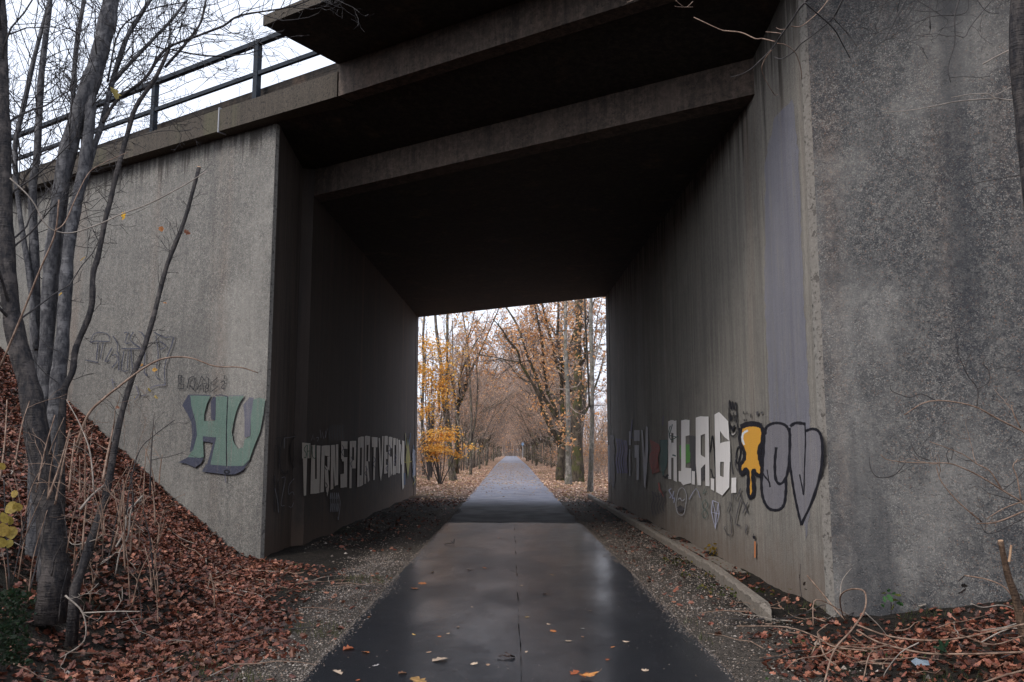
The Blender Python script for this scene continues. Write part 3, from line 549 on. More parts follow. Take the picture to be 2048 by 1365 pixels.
g.line([(715, 365), (705, 560), (698, 800), (700, 1160)], 12, wK); g.line([(270, 345), (400, 345), (520, 350)], 10, wN, n=2); g.line([(570, 350), (640, 345), (720, 365)], 10, wN); g.line([(730, 352), (900, 345)], 9, wV, n=1)
g.line([(670, 1215), (700, 1200), (735, 1218), (700, 1240), (670, 1220)], 18, wK); g.line([(685, 1250), (690, 1340)], 10, wV, n=1)
g.done(L, 'faded green block letters HU with navy shading near the wing wall corner')
g = Graf(pr_W, HT); w = 9
for pl_, n in (([(150, 120), (185, 118), (190, 200), (155, 215), (215, 225), (210, 272)], 1), ([(150, 120), (160, 200), (145, 270), (215, 272)], 1), ([(275, 150), (325, 130), (345, 200), (325, 285)], 1), ([(275, 150), (250, 265), (285, 235), (325, 285)], 1), ([(305, 175), (312, 185)], 1),
 ([(415, 130), (395, 200), (365, 285), (400, 235), (430, 210), (440, 310), (490, 300), (500, 160), (470, 135), (450, 180), (415, 130)], 1), ([(440, 215), (480, 210), (460, 260), (490, 270)], 2), ([(600, 140), (520, 215), (605, 245), (530, 300)], 1), ([(680, 120), (678, 160)], 1), ([(635, 205), (655, 185), (680, 200), (640, 260), (690, 268)], 3)):
    g.line([tuple(q_) for q_ in pl_], w, wK, n=n)
g.done(L, 'black handwritten tag LAMSi above the green letters')
g = Graf(pr_W, (2.904, 0, 400)); w = 5.5
for pl_ in ([(525, 830), (560, 820), (635, 822), (625, 780), (575, 770), (540, 785), (525, 830)], [(570, 830), (560, 930)], [(600, 830), (582, 925)], [(495, 930), (570, 945)], [(655, 790), (685, 840), (680, 880), (690, 900), (690, 990)], [(650, 860), (610, 940), (635, 930)], [(650, 905), (675, 900), (680, 940), (650, 975)],
 [(720, 775), (745, 770), (725, 830), (755, 830)], [(775, 768), (755, 815), (815, 860)], [(705, 865), (830, 865)], [(720, 880), (705, 990), (745, 990)], [(745, 880), (740, 980)], [(805, 765), (840, 800), (840, 1000), (858, 1020), (830, 1000)], [(895, 770), (960, 800), (1010, 800), (975, 900), (955, 980), (960, 1075)], [(905, 790), (920, 900), (905, 1020), (930, 1045)], [(925, 820), (965, 850), (930, 870)], [(960, 1075), (900, 1080), (850, 1110)], [(760, 870), (770, 990)],
 [(650, 1040), (660, 1100)], [(650, 1060), (670, 1060)], [(790, 1080), (805, 1130), (780, 1160)], [(820, 1140), (850, 1130)]): g.line(pl_, w, wV if pl_[0][1] > 1030 else wN, n=2)
g.done(L, 'faint dark outlined tag left of the LAMSi tag')

# ------------------------------------------------------------------ kerb right of the path
K = thing('kerb', (2.6, 10, 0), 'broken concrete edging kerb along the right tunnel side', 'kerb')
kx = lambda y: np.interp(y, [8.4, 11.4, 14, 30], [2.48, 2.66, 2.7, 2.72])
def kerb_piece(y0, y1, dz0=0, dx=0., hh=.13):
    m = MB(); n = max(3, int((y1-y0)/.12)); Y_ = np.linspace(y0, y1, n); V = []
    for i, y in enumerate(Y_):
        x = kx(y)+dx; e = .006*math.sin(i*2.3)+.004*math.sin(i*5.1); h = hh+dz0*(1-(i/(n-1)))+e
        V += [(x-.055+e, y, -.1), (x-.055, y, h-.02+e), (x-.035, y, h), (x+.04, y, h-e), (x+.055, y, h-.02), (x+.055, y, -.1)]
    F = [[i*6+j, i*6+j+1, i*6+j+7, i*6+j+6] for i in range(n-1) for j in range(5)]
    m.add(V, F); m.add(V[:6], [[5, 4, 3, 2, 1, 0]]); m.add(V[-6:], [[0, 1, 2, 3, 4, 5]]); return m
m = kerb_piece(8.62, 11.05, .0)
cx = kx(8.62); m.add([(cx-.055, 8.62, -.1), (cx-.053, 8.62, .10), (cx+.0, 8.62, .128), (cx+.055, 8.62, .10), (cx+.055, 8.62, -.1), (cx-.02, 8.33, -.1), (cx+.0, 8.40, .03), (cx+.03, 8.50, .075)],
    [[0, 1, 6, 5]], ); m.add([(cx-.053, 8.62, .10), (cx+.0, 8.62, .128), (cx+.03, 8.50, .075), (cx, 8.40, .03)], [[0, 1, 2, 3]]); m.add([(cx, 8.62, .128), (cx+.055, 8.62, .10), (cx+.055, 8.62, -.1), (cx-.02, 8.33, -.1), (cx, 8.40, .03), (cx+.03, 8.5, .075)], [[0, 1, 5], [3, 4, 5]]) ; m.add([(cx+.055, 8.62, .10), (cx+.055, 8.62, -.1), (cx-.02, 8.33, -.1), (cx+.03, 8.5, .075)], [[0, 1, 2, 3]])
put('kerb_stone', m, m_kerb, K, label='nearest kerb length with a broken jagged end')
put('kerb_stone', kerb_piece(11.08, 12.0, 0, .02, .115), m_kerb, K)
y = 12.03
for _ in range(9): put('kerb_stone', kerb_piece(y, y+1.97, 0, random.uniform(-.01, .01), .12+random.uniform(-.015, .015)), m_kerb, K); y += 2.0

# ------------------------------------------------------------------ leaves and stones
LEAFCOL = np.array([(.17, .065, .04), (.22, .095, .06), (.11, .04, .028), (.30, .15, .10), (.06, .028, .02), (.19, .075, .05), (.38, .22, .15), (.14, .07, .04), (.04, .02, .015)])*.82*np.array([1.18, .88, .8])
HALF = np.array([(0, 0), (.16, .1), (.34, .2), (.22, .38), (.44, .56), (.22, .68), (.2, .86), (0, 1)])
def leaves(mb, P, size, cols, rng, tilt=.7, simple=False):
    n = len(P)
    if simple: xy = np.array([(0, 0), (.33, .45), (0, 1), (-.33, .45)]); faces = [[0, 1, 2, 3]]
    else:
        xy = np.vstack([HALF, HALF[1:-1]*[-1, 1]]); k = len(HALF); faces = [list(range(k)), [0]+[k-1]+list(range(k+len(HALF)-3, k-1, -1))]
    h = rng.uniform(0, 2*math.pi, n); ti = rng.normal(0, tilt, n); ro = rng.normal(0, tilt, n)
    curl = rng.uniform(-.2, .9, n)[:, None]; fold = rng.uniform(-.1, .6, n)[:, None]; sz = size*rng.uniform(.6, 1.25, n)[:, None]
    X = np.tile(xy[:, 0], (n, 1))*rng.uniform(.7, 1.1, (n, 1)); Y = np.tile(xy[:, 1]-.5, (n, 1)); Z = curl*Y*Y*.9+fold*np.abs(X)
    X, Y, Z = X*sz, Y*sz, Z*sz
    c, s = np.cos(ti)[:, None], np.sin(ti)[:, None]; Y, Z = c*Y-s*Z, s*Y+c*Z
    c, s = np.cos(ro)[:, None], np.sin(ro)[:, None]; X, Z = c*X+s*Z, -s*X+c*Z
    c, s = np.cos(h)[:, None], np.sin(h)[:, None]; X, Y = c*X-s*Y, s*X+c*Y
    V = np.stack([X, Y, Z], -1)+P[:, None]; m = xy.shape[0]
    C = np.repeat(cols, m, axis=0)
    n0 = mb.n; mb.add(V.reshape(-1, 3), np.zeros((0, 3), int), C)
    for f in faces:
        F = np.array(f)[None]+np.arange(n)[:, None]*m+n0; mb.f.setdefault(len(f), []).append(F); mb.m.setdefault(len(f), []).append(np.zeros(n, int))
def lcol(n, rng, pal=LEAFCOL, var=.3):
    return pal[rng.integers(0, len(pal), n)]*rng.uniform(1-var, 1+var, (n, 1))
def scatter(n, x0, x1, y0, y1, dens, rng):
    x = rng.uniform(x0, x1, n); y = rng.uniform(y0, y1, n); k = rng.uniform(0, 1, n) < dens(x, y); x, y = x[k], y[k]
    return np.stack([x, y, T(x, y)], -1)
def infront(x, y): return ((x-O[0])*N[0]+(y-O[1])*N[1]) < -.02
mb = MB(); r = np.random.default_rng(1)
P = scatter(115000, -11, -1.6, 3, 18, lambda x, y: infront(x, y)*(1-.85*smooth((-2.8-x)/.6)*smooth((8.3-y)/1.3))*smooth((-1.72-x+.35*vnoise(x, y, 1.7)-.2*(y-6.8))/.6)*(.6+.4*smooth((vnoise(x, y, 1.1, 4)+.7)*2)), r)  # leaves thinned to dark soil at lower left, imitating thicket shade and vignette
P[:, 2] += r.uniform(0, .035, len(P)); leaves(mb, P, .066, lcol(len(P), r, var=.45), r, .5)
P = scatter(9000, -3.6, -1.5, 3, 14, lambda x, y: .05+.3*smooth((-2.0-x)/.8), r); P = P[infront(P[:, 0], P[:, 1])]; P[:, 2] += .01; leaves(mb, P, .06, lcol(len(P), r), r, .4)
P = scatter(26000, 1.62, 7, 3, 9.5, lambda x, y: infront(x, y)*smooth((x-1.75-.15*(y-5.5)+.4*vnoise(x, y, 2.2))/.7)*(.35+.65*smooth((vnoise(x, y, 1.9, 5)+.25)*2.2))*smooth((8.3-y)/1.6+.25), r)
P[:, 2] += r.uniform(0, .03, len(P)); leaves(mb, P, .062, lcol(len(P), r, LEAFCOL*1.1, .45), r, .5)
P = scatter(5000, 1.7, 3.05, 7.5, 28, lambda x, y: .12+.35*smooth((x-2.6)*4), r); P[:, 2] += .015; leaves(mb, P, .06, lcol(len(P), r), r, .4)
P = scatter(3500, -3.4, -1.6, 14, 29, lambda x, y: .12+.8*smooth((y-24)/4), r); P[:, 2] += .015; leaves(mb, P, .07, lcol(len(P), r), r, .4)
put('leaf_litter', mb, m_leaf, kind='stuff', label='brown fallen leaves carpeting the banks and verges by the bridge')
mb = MB(); LF = 1.15*np.array([(.55, .35, .26), (.46, .27, .18), (.65, .46, .35), (.34, .18, .12), (.58, .36, .18)])
P = scatter(75000, -12, 12, 27.5, 95, lambda x, y: (np.abs(x-.05) > 1.5+.006*(y-30)-.05)*np.exp(-np.maximum(0, y-40)/45)*(.5+.5*smooth((vnoise(x, y, .8)+.4)*2))*(((x-O[0])*N[0]+(y-O[1])*N[1] > 16)|(np.abs(x) < 3)), r)
P[:, 2] += .02; leaves(mb, P, .11, lcol(len(P), r, LF), r, .4, True)
P = scatter(11000, -1.6, 1.6, 28.5, 120, lambda x, y: (.30+.5*smooth((vnoise(x, y, .9, 2)+.1)*2))*smooth((y-29)/16), r); P[:, 2] = .016; leaves(mb, P, .10, lcol(len(P), r, np.array([(.55, .38, .2), (.5, .3, .14), (.4, .24, .14)])), r, .12, True)
put('far_leaf_litter', mb, m_leaf, kind='stuff', label='pale orange fallen leaves over the verges and path beyond the bridge')
# gravel
OCT = np.array([(1, 0, 0), (0, 1, 0), (-1, 0, 0), (0, -1, 0), (0, 0, .8), (0, 0, -.4)]); OF = np.array([[0, 1, 4], [1, 2, 4], [2, 3, 4], [3, 0, 4], [1, 0, 5], [2, 1, 5], [3, 2, 5], [0, 3, 5]])
def stones(mb, P, size, rng, pal):
    n = len(P); a = rng.uniform(0, 6.28, n); sc = size*rng.uniform(.4, 1.5, (n, 1, 1)); V = OCT[None]*rng.uniform(.6, 1.3, (n, 6, 3))*sc
    c, s = np.cos(a)[:, None], np.sin(a)[:, None]; V = np.stack([c*V[..., 0]-s*V[..., 1], s*V[..., 0]+c*V[..., 1], V[..., 2]], -1)+P[:, None]
    C = np.repeat(pal[rng.integers(0, len(pal), n)]*rng.uniform(.6, 1.2, (n, 1)), 6, axis=0)
    mb.add(V.reshape(-1, 3), (OF[None]+np.arange(n)[:, None, None]*6).reshape(-1, 3), C)
GP = np.array([(.26, .21, .17), (.17, .14, .12), (.10, .085, .075), (.36, .31, .27), (.07, .06, .055), (.22, .15, .11)])
mb = MB()
P = scatter(34000, -2.9, -1.44, 4.6, 14, lambda x, y: smooth((x+2.15+.3*vnoise(x, y, 2)+.06*(y-5))/.5)*(.3+.5*smooth((vnoise(x, y, 3.1)+.3)*2)), r); P[:, 2] += .003; stones(mb, P, .008, r, GP)
P = scatter(16000, 1.56, 2.62, 6, 20, lambda x, y: .35+.65*smooth((y-7.5)/1.5)*(.5+.5*smooth((vnoise(x, y, 3.1)+.3)*2)), r); P[:, 2] += .003; stones(mb, P, .008, r, GP)
P = scatter(9000, -3.4, -1.44, 14, 24, lambda x, y: .4+0*x, r); stones(mb, P, .010, r, GP*.8)
P = scatter(500, -3.4, 3.0, 5, 20, lambda x, y: (np.abs(x) > 1.7), r); stones(mb, P, .022, r, GP*1.3)
for sgn, xe in ((-1, PX0), (1, PX1)):
    n_ = 5200; yy = r.uniform(5, 24, n_); xx = xe+sgn*.03-sgn*np.abs(r.normal(0, .05, n_))*(1+vnoise(yy, yy*0, 1.5)); P = np.stack([xx, yy, np.full(n_, .022)], -1); stones(mb, P, .0055, r, GP*.7)
n_ = 1500; P = np.stack([r.uniform(PX0, PX1, n_), r.uniform(4, 19, n_), np.full(n_, .022)], -1); stones(mb, P, .0035, r, GP*.8)
put('gravel', mb, m_stone, kind='stuff', label='pale brown gravel strewn along both edges of the path')

# ------------------------------------------------------------------ fallen leaves lying on the wet path, one by one
FL = [(697,1300,'rust orange',.08),(731,1306,'dark orange',.06),(674,1348,'pale tan',.08),(752,1332,'grey white',.07),(880,1321,'pale beige',.10),(949,1329,'cream beige',.075),(976,1330,'tan',.06),(828,1270,'yellow beige',.05),(879,1274,'orange tan',.05),(916,1255,'tan brown',.06),(896,1268,'small beige',.035),(1054,1235,'yellow tan',.06),(1106,1263,'red orange',.06),(1097,1249,'pale yellow',.035),(1137,1283,'cream white',.05),(1165,1275,'brown',.04),(1252,1285,'pale tan',.055),(1226,1295,'orange',.05),(1215,1320,'dark rust',.06),(1053,1305,'cream',.045),(858,1305,'tan',.04),(837,1362,'ochre brown',.11),(805,1348,'brown',.06),(845,1168,'orange brown',.08),(829,1178,'deep orange',.07),(939,1140,'tan',.06),(969,1137,'orange tan',.06),(865,1145,'dull ochre',.05),(1105,1151,'ochre',.05),(1149,1347,'rust',.06),(738,1235,'orange',.045),(1180,1222,'tan',.03),(1290,1342,'pale tan',.05),(716,1361,'rust red',.05),(1043,1172,'beige',.04),(998,1077,'rust brown',.07),(1090,1190,'brown',.05),(1165,1258,'grey brown',.04),(944,1215,'beige',.03)]
shade = {'rust': (.35, .10, .04), 'orange': (.5, .18, .06), 'tan': (.42, .27, .18), 'pale': (.5, .38, .28), 'grey': (.45, .42, .40), 'cream': (.6, .46, .33), 'beige': (.52, .38, .27), 'brown': (.18, .09, .05), 'yellow': (.55, .35, .10), 'ochre': (.35, .2, .07)}
near_words = ['close to the seam', 'by the left path edge', 'on the left half of the path', 'on the right half of the path', 'by the right path edge']
for i, (u, v, cn, sz) in enumerate(FL):
    p = atZ(u, v, .024); mb = MB(); c = [shade[w] for w in cn.split() if w in shade][0]; rl = np.random.default_rng(100+i)
    leaves(mb, np.zeros((1, 3)), sz*1.25, np.array([c]), rl, .10); lo_ = mb.v[0][:, 2].min(); mb.v[0][:, 2] -= lo_
    side = 0 if abs(p[0]-.08) < .2 else 1 if p[0] < -1.1 else 2 if p[0] < 0 else 3 if p[0] < 1.2 else 4
    dist = 'nearest stretch' if v > 1330 else 'near stretch' if v > 1260 else 'middle stretch' if v > 1160 else 'bright wet stretch'
    o = put('fallen_leaf', mb, m_leaf, label=f'{cn} fallen leaf {near_words[side]}, {dist}, {"small" if sz < .055 else "large" if sz > .075 else "medium"}', category='leaf', group='single fallen leaves on the wet path'); o.location = p
# big maple leaf and dark clump
p = atZ(1180, 1358, .024); L_ = thing('fallen_leaf', p, 'large crumpled orange maple leaf with a long stalk on the near path', 'leaf')
mb = MB(); rl = np.random.default_rng(5); leaves(mb, np.array([(0, 0, .012), (.035, .01, .02), (-.04, .01, .016)]), .11, np.array([(.62, .27, .08), (.55, .33, .18), (.5, .18, .05)]), rl, .25); put('blade', mb, m_leaf, L_, local=True)
mb = MB(); mb.tube(curve([(.03, .0, .02), (.06, .02, .035), (.085, .03, .06)]), .0018, 5); put('stalk', mb, m_twig, L_, local=True)
p = atZ(1012, 1316, .024); mb = MB(); leaves(mb, np.array([(0, 0, .01), (.05, .0, .012), (-.05, .005, .01), (.02, .02, .015)]), .07, np.array([(.035, .018, .014)]*4), rl, .3)
o = put('leaf_clump', mb, m_leaf, label='dark soggy clump of rotten leaves beside the path seam', category='leaf clump'); o.location = p
p = atZ(905, 1090, .024); o = MB()
for q in ([(-.14, 0, .01), (0, 0, .03), (.02, .02, .02)], [(0, 0, .03), (.03, 0, .10)], [(.0, 0, .03), (-.03, .01, .07)], [(.02, 0, .01), (.04, .02, .09)]): o.tube(curve(q), .006, 4)
o = put('twig', o, m_twig_d, label='short dark forked twig standing on the wet path near its bright far end', category='twig'); o.location = p

# ------------------------------------------------------------------ branching helpers
def nrm(v): return v/(np.linalg.norm(v)+1e-9)
def grow(mb, p, d, L, r, lev, rng, k, up=.15, wander=.22, kids=5, ratio=.5, tips=None, mats=None, minr=.002, spread=.8):
    n = max(3, int(3+lev*1.5)); P = [p]; q = p.copy(); dd = nrm(d)
    for i in range(n):
        dd = nrm(dd+rng.normal(0, wander, 3)+np.array([0, 0, up*.4])); q = q+dd*L/n; P.append(q)
    P = np.array(P); Rr = np.linspace(r, max(minr, r*(.35 if lev > 0 else .3)), len(P)); mb.tube(P, Rr, k[lev], cap=False)
    if tips is not None and lev <= 1: tips.append(P[len(P)//2:])
    if lev == 0: return
    for j in range(kids):
        t_ = rng.uniform(.3, 1); f = t_*(len(P)-1); i = min(int(f), len(P)-2); pp = P[i]+(P[i+1]-P[i])*(f-i); tg = nrm(P[i+1]-P[i])
        side = rng.normal(0, 1, 3); side = nrm(side-tg*(side@tg)); cd_ = nrm(tg*(1-spread*.5)+side*spread*.75+np.array([0, 0, up]))
        grow(mb, pp, cd_, L*ratio*rng.uniform(.6, 1.25)*(1.15-.5*t_), max(minr, r*.45*(1.1-.5*t_)), lev-1, rng, k, up, wander, kids, ratio, tips, mats, minr, spread)
def twiggy(mb, P, R0, n, L, rng, up=.25, lev=1, kids=3, t0=0., minr=.0022):
    P = np.asarray(P)
    for j in range(n):
        f = rng.uniform(t0, 1)*(len(P)-1); i = min(int(f), len(P)-2); pp = P[i]+(P[i+1]-P[i])*(f-i); tg = nrm(P[i+1]-P[i])
        side = rng.normal(0, 1, 3); side = nrm(side-tg*(side@tg)); d = nrm(tg*.5+side*.9+np.array([0, 0, up]))
        grow(mb, pp, d, L*rng.uniform(.5, 1.3), R0*rng.uniform(.6, 1.2), lev, rng, {0: 3, 1: 4, 2: 5, 3: 6}, up*.5, .2, kids, .55, None, None, minr, .8)
def trace(pix, Y, w=None):            # pixels -> 3D polyline; Y number or per-point; w pixel widths -> radii
    n = len(pix); Ys = np.linspace(Y[0], Y[1], n) if isinstance(Y, tuple) else np.full(n, Y)
    P = np.array([atY(u, v, y) for (u, v), y in zip(pix, Ys)]); C = curve(P, 4)
    if w is None: return C
    ww = np.interp(np.linspace(0, 1, len(C)), np.linspace(0, 1, len(w)), w); return C, ww/2/FPX*np.interp(np.linspace(0, 1, len(C)), [0, 1], [Ys[0], Ys[-1]])
def stem(parent, pix, Y, w, mat, name='trunk', k=10, ws=.84, tw=0, tl=.8, tr=.006, t0=.3, rng=None, lev=1, kids=3, sink=.4, knots=True, **kw):
    C, Rr = trace(pix, Y, [q_*ws for q_ in w])
    if sink: C = np.vstack([C[0]+(0, 0, -sink), C]); Rr = np.concatenate([[Rr[0]*1.25], Rr])
    if knots: Rr = Rr*(1+.06*np.sin(np.arange(len(Rr))*2.1)+.05*np.sin(np.arange(len(Rr))*5.3))
    m = MB(); m.tube(C, Rr, k); put(name, m, mat, parent, sm=True, **kw)
    return C
# ------------------------------------------------------------------ foreground trees on the left bank
r = np.random.default_rng(21); tw = MB()
b = on_ground(100, 1120)
TA = thing('tree', atY(95, 1130, 6.9), 'thick dark leaning trunk at the left edge of the bank', 'tree')
c = stem(TA, [(112, 1140), (100, 1040), (78, 900), (62, 790), (36, 690), (20, 600), (12, 480), (8, 340), (4, 180), (0, 40), (-8, -120)], (6.9, 7.1), [64, 58, 54, 50, 44, 40, 36, 34, 32, 30, 26], m_bark_d, k=12)
m = MB(); twiggy(m, c, .012, 20, 1.3, r, .3, 2, 4, .45); put('twigs', m, m_twig_d, TA)
TB = thing('tree', atY(100, 1090, 7.6), 'many stemmed tree with smooth grey bark in front of the left wing wall', 'tree')
c1 = stem(TB, [(98, 1110), (84, 960), (88, 850), (92, 720), (100, 560), (114, 430), (138, 293), (172, 193), (196, 120), (215, 40), (232, -60)], (7.6, 8.0), [42, 38, 36, 34, 33, 34, 40, 44, 42, 40, 36], m_bark_g, k=12)
c2 = stem(TB, [(106, 1100), (108, 900), (114, 780), (124, 690), (130, 600), (137, 500), (150, 420), (166, 345), (178, 262), (181, 215), (184, 175)], (7.4, 7.9), [46, 40, 34, 31, 29, 27, 27, 26, 25, 22], m_bark_g, k=12)
c3 = stem(TB, [(70, 1090), (74, 900), (72, 700), (68, 490), (65, 380), (74, 310), (81, 172), (92, 69), (103, -20)], (7.9, 8.4), [40, 34, 26, 22, 19, 17, 16, 14, 12], m_bark_g)
c4 = stem(TB, [(88, 840), (104, 640), (118, 520), (128, 420), (142, 300), (146, 200), (152, 100), (170, -10)], (7.8, 8.6), [20, 17, 15, 14, 13, 12, 11, 10], m_bark_g, sink=0)
c5 = stem(TB, [(150, 420), (170, 360), (190, 290), (206, 240), (226, 160), (252, 80), (278, 35), (304, -5)], (7.7, 8.4), [17, 15, 14, 14, 13, 12, 11, 9], m_bark_g, sink=0)
c6 = stem(TB, [(226, 165), (262, 125), (310, 75), (345, 38), (378, -5)], (8.2, 8.8), [10, 9, 8, 7, 6], m_bark_g, 'branch', 8, sink=0)
c7 = stem(TB, [(206, 245), (235, 200), (290, 158), (330, 100), (396, 72), (447, 52), (482, 31), (582, 14), (640, -10)], (7.9, 8.7), [9, 8, 8, 7, 6, 6, 5, 4, 3], m_bark_d, 'branch', 8, sink=0)
c8 = stem(TB, [(330, 135), (365, 95), (398, 52), (408, 20), (414, -10)], (8.4, 8.7), [7, 7, 6, 6, 5], m_bark_d, 'branch', 8, sink=0)
c9 = stem(TB, [(74, 700), (60, 560), (40, 430), (30, 300), (48, 210), (70, 110), (100, 0)], (7.9, 8.4), [16, 14, 13, 12, 12, 11, 9], m_bark_g, 'branch', 8, sink=0)
c10 = stem(TB, [(344, 100), (413, 112), (482, 110), (520, 100)], 8.5, [4, 4, 3, 2], m_bark_d, 'branch', 6, sink=0)
c11 = stem(TB, [(215, 165), (240, 60), (300, 20), (370, 5)], (8, 8.5), [5, 4, 4, 3], m_bark_d, 'branch', 6, sink=0)
for c, n_, l_, t0 in ((c1, 26, 1.0, .5), (c3, 32, 1.1, .35), (c4, 28, .9, .4), (c5, 24, .8, .3), (c6, 20, .8, .1), (c7, 40, .7, .1), (c8, 12, .5, .1), (c9, 40, 1.0, .3), (c10, 6, .4, 0), (c11, 8, .5, 0)): twiggy(tw, c, .0055, n_, l_, r, .18, 2, 3, t0)
put('twigs', tw, m_twig_d, TB)
TF = thing('tree', atY(128, 1000, 7.2), 'slender dark knotty stem bending up across the wing wall', 'tree')
c = stem(TF, [(122, 1010), (126, 800), (145, 744), (152, 696), (182, 620), (186, 548), (196, 514), (212, 434), (220, 405), (234, 344), (255, 268), (272, 214), (310, 158), (338, 100)], (7.2, 7.9), [20, 16, 15, 15, 14, 14, 13, 12, 12, 12, 12, 11, 10, 8], m_bark_d, k=8)
m = MB(); twiggy(m, c, .004, 14, .35, r, .1, 1, 2, .1); twiggy(m, c[-16:], .005, 12, .7, r, .1, 2, 3, .1); put('twigs', m, m_twig_d, TF)
TG = thing('sapling', atY(165, 1150, 6.6), 'dark sapling cut off at the top leaning across the wing wall', 'sapling')
cG = stem(TG, [(150, 1180), (190, 1060), (212, 990), (238, 850), (265, 755), (286, 703), (307, 634), (334, 531), (369, 441), (398, 336)], (6.6, 7.6), [24, 20, 18, 15, 13, 12, 12, 11, 10, 9], m_bark_d, k=8)
m = MB(); twiggy(m, cG, .0035, 40, .22, r, .15, 1, 2, .35, .0015); put('twigs', m, m_twig_d, TG)
m = MB(); e = cG[-1]; m.tube([e-(cG[-1]-cG[-2])*.05, e+(cG[-1]-cG[-2])*.06], .018, 8); put('cut_end', m, m_wood, TG)
SH = thing('shrub', atY(170, 1150, 6.8), 'thicket of thin brown shoots around the trunks on the bank', 'shrub')
def tw_px(parent, pix, Y, w0, w1, mat=m_twig, name='shoot', tn=0, **kw):
    C, Rr = trace(pix, Y, [w0*.72, w1*.72]); m = MB(); m.tube(C, Rr, 6)
    if tn: twiggy(m, C, Rr.mean()*.6, tn, .25, r, .1, 1, 2, .2, .0014)
    put(name, m, mat, parent, sm=True, **kw); return C
tw_px(SH, [(150, 900), (175, 832), (205, 800), (240, 772), (290, 735), (330, 717), (380, 716), (430, 733), (480, 735), (516, 746)], (6.9, 7.1), 8, 3, m_twig)
tw_px(SH, [(20, 357), (50, 385), (70, 410), (88, 445), (110, 462), (145, 466), (200, 448), (240, 430), (300, 407), (370, 370), (413, 343)], (6.3, 6.6), 4.5, 3, m_twig_p)
tw_px(SH, [(110, 462), (130, 445), (150, 400), (175, 350), (200, 330), (255, 305)], (6.3, 6.7), 4, 2, m_twig)
tw_px(SH, [(0, 735), (40, 640), (80, 540), (110, 468), (118, 400)], (6.4, 6.3), 6, 4, m_twig)
for pix, w in (([(75, 965), (56, 900), (52, 840)], 5), ([(72, 985), (90, 900), (110, 830)], 5), ([(95, 1000), (120, 930), (140, 860)], 7), ([(110, 1010), (126, 930), (140, 865)], 6), ([(188, 985), (180, 905), (160, 850), (133, 800)], 5), ([(205, 965), (216, 905), (228, 850)], 8),
               ([(138, 985), (144, 920), (150, 876)], 6), ([(165, 1100), (170, 1030), (180, 970)], 6), ([(225, 1100), (240, 1040), (250, 970), (262, 960)], 6), ([(215, 1130), (228, 1060), (240, 1000), (245, 960)], 4), ([(60, 1180), (80, 1100), (92, 1030), (96, 980)], 5), ([(252, 1030), (262, 960), (280, 900), (310, 870), (350, 840)], 4),
               ([(262, 1060), (275, 1020), (290, 1000), (312, 980)], 3), ([(0, 960), (10, 880), (14, 800)], 6), ([(205, 1070), (190, 1080), (150, 1090), (135, 1080)], 4), ([(160, 1020), (185, 990), (212, 968)], 8), ([(232, 1095), (250, 1060), (256, 1020), (285, 1000)], 6), ([(30, 930), (44, 850), (60, 800)], 4)):
    tw_px(SH, pix, (6.6, 6.7+random.uniform(0, .3)), w, w*.5, random.choice([m_twig, m_twig, m_twig_p, m_bark_d]), tn=2)
for _ in range(52):
    u = random.uniform(10, 320); v = random.uniform(960, 1260); h = random.uniform(60, 190); l_ = random.uniform(-.25, .45)*h
    tw_px(SH, [(u, v), (u+l_*.3, v-h*.5), (u+l_, v-h)], random.uniform(6.2, 7.0), random.uniform(2.5, 6), 1.5, random.choice([m_twig, m_bark_d, m_twig]), tn=1)
bt = MB()
for _ in range(26):
    q = on_ground(random.uniform(240, 380), random.uniform(840, 960)); grow(bt, q, np.array([random.uniform(-.3, .4), -.1, 1]), random.uniform(.5, 1.1), .004, 2, r, {0: 3, 1: 3, 2: 4}, .25, .2, 3, .5, None, None, .0018)
o = put('shrub', bt, m_twig, label='low tangle of fine bare twigs at the foot of the wing wall', category='shrub')
# yellow leaves still hanging
def hang(parent, u, v, Y, size, c, seed, name='leaf', **kw):
    m = MB(); rl = np.random.default_rng(seed); leaves(m, np.array([atY(u, v, Y)]), size, np.array([c]), rl, 1.1); put(name, m, m_crown, parent, **kw)
for i, (u, v, sz, c) in enumerate([(228, 188, .13, (.28, .22, .05)), (252, 433, .12, (.75, .42, .03)), (165, 517, .08, (.5, .3, .05)), (121, 590, .08, (.6, .36, .05)), (330, 607, .05, (.5, .22, .08)), (374, 465, .06, (.3, .12, .07)), (323, 460, .05, (.6, .25, .1)), (284, 731, .05, (.6, .3, .08)), (309, 740, .07, (.65, .35, .08)), (298, 780, .04, (.55, .4, .1)), (270, 795, .05, (.45, .32, .06)), (312, 795, .04, (.45, .32, .1)), (235, 815, .07, (.3, .13, .08))]): hang(TG if v > 430 and u > 250 else TB, u, v, 6.9 if u > 200 else 6.6, sz, c, 300+i)
YB = thing('plant', atY(15, 1120, 5.4), 'low plant with rounded yellow leaves at the left picture edge', 'plant')
tw_px(YB, [(20, 1180), (12, 1060), (8, 960)], 5.4, 5, 3, m_twig_d, 'stem')
RH = [(0, 0), (.3, .12), (.45, .4), (.38, .7), (.15, .92), (0, 1)]
def rleaf(parent, u, v, Y, size, c, rot, seed):
    m = MB(); rl = np.random.default_rng(seed); h = np.array(RH); P = [(x, y) for x, y in h]+[(-x, y) for x, y in h[1:-1][::-1]]; P = np.array(P)-(0, .5)
    ca, sa_ = math.cos(rot), math.sin(rot); X = P[:, 0]*ca-P[:, 1]*sa_; Z = P[:, 0]*sa_+P[:, 1]*ca
    V = np.stack([X*size, (.25*X*X+rl.uniform(-.4, .4)*X+rl.uniform(-.5, .3)*Z)*size, Z*size], -1)+atY(u, v, Y); m.add(V, [list(range(len(V)))], c); put('leaf', m, m_crown, parent)
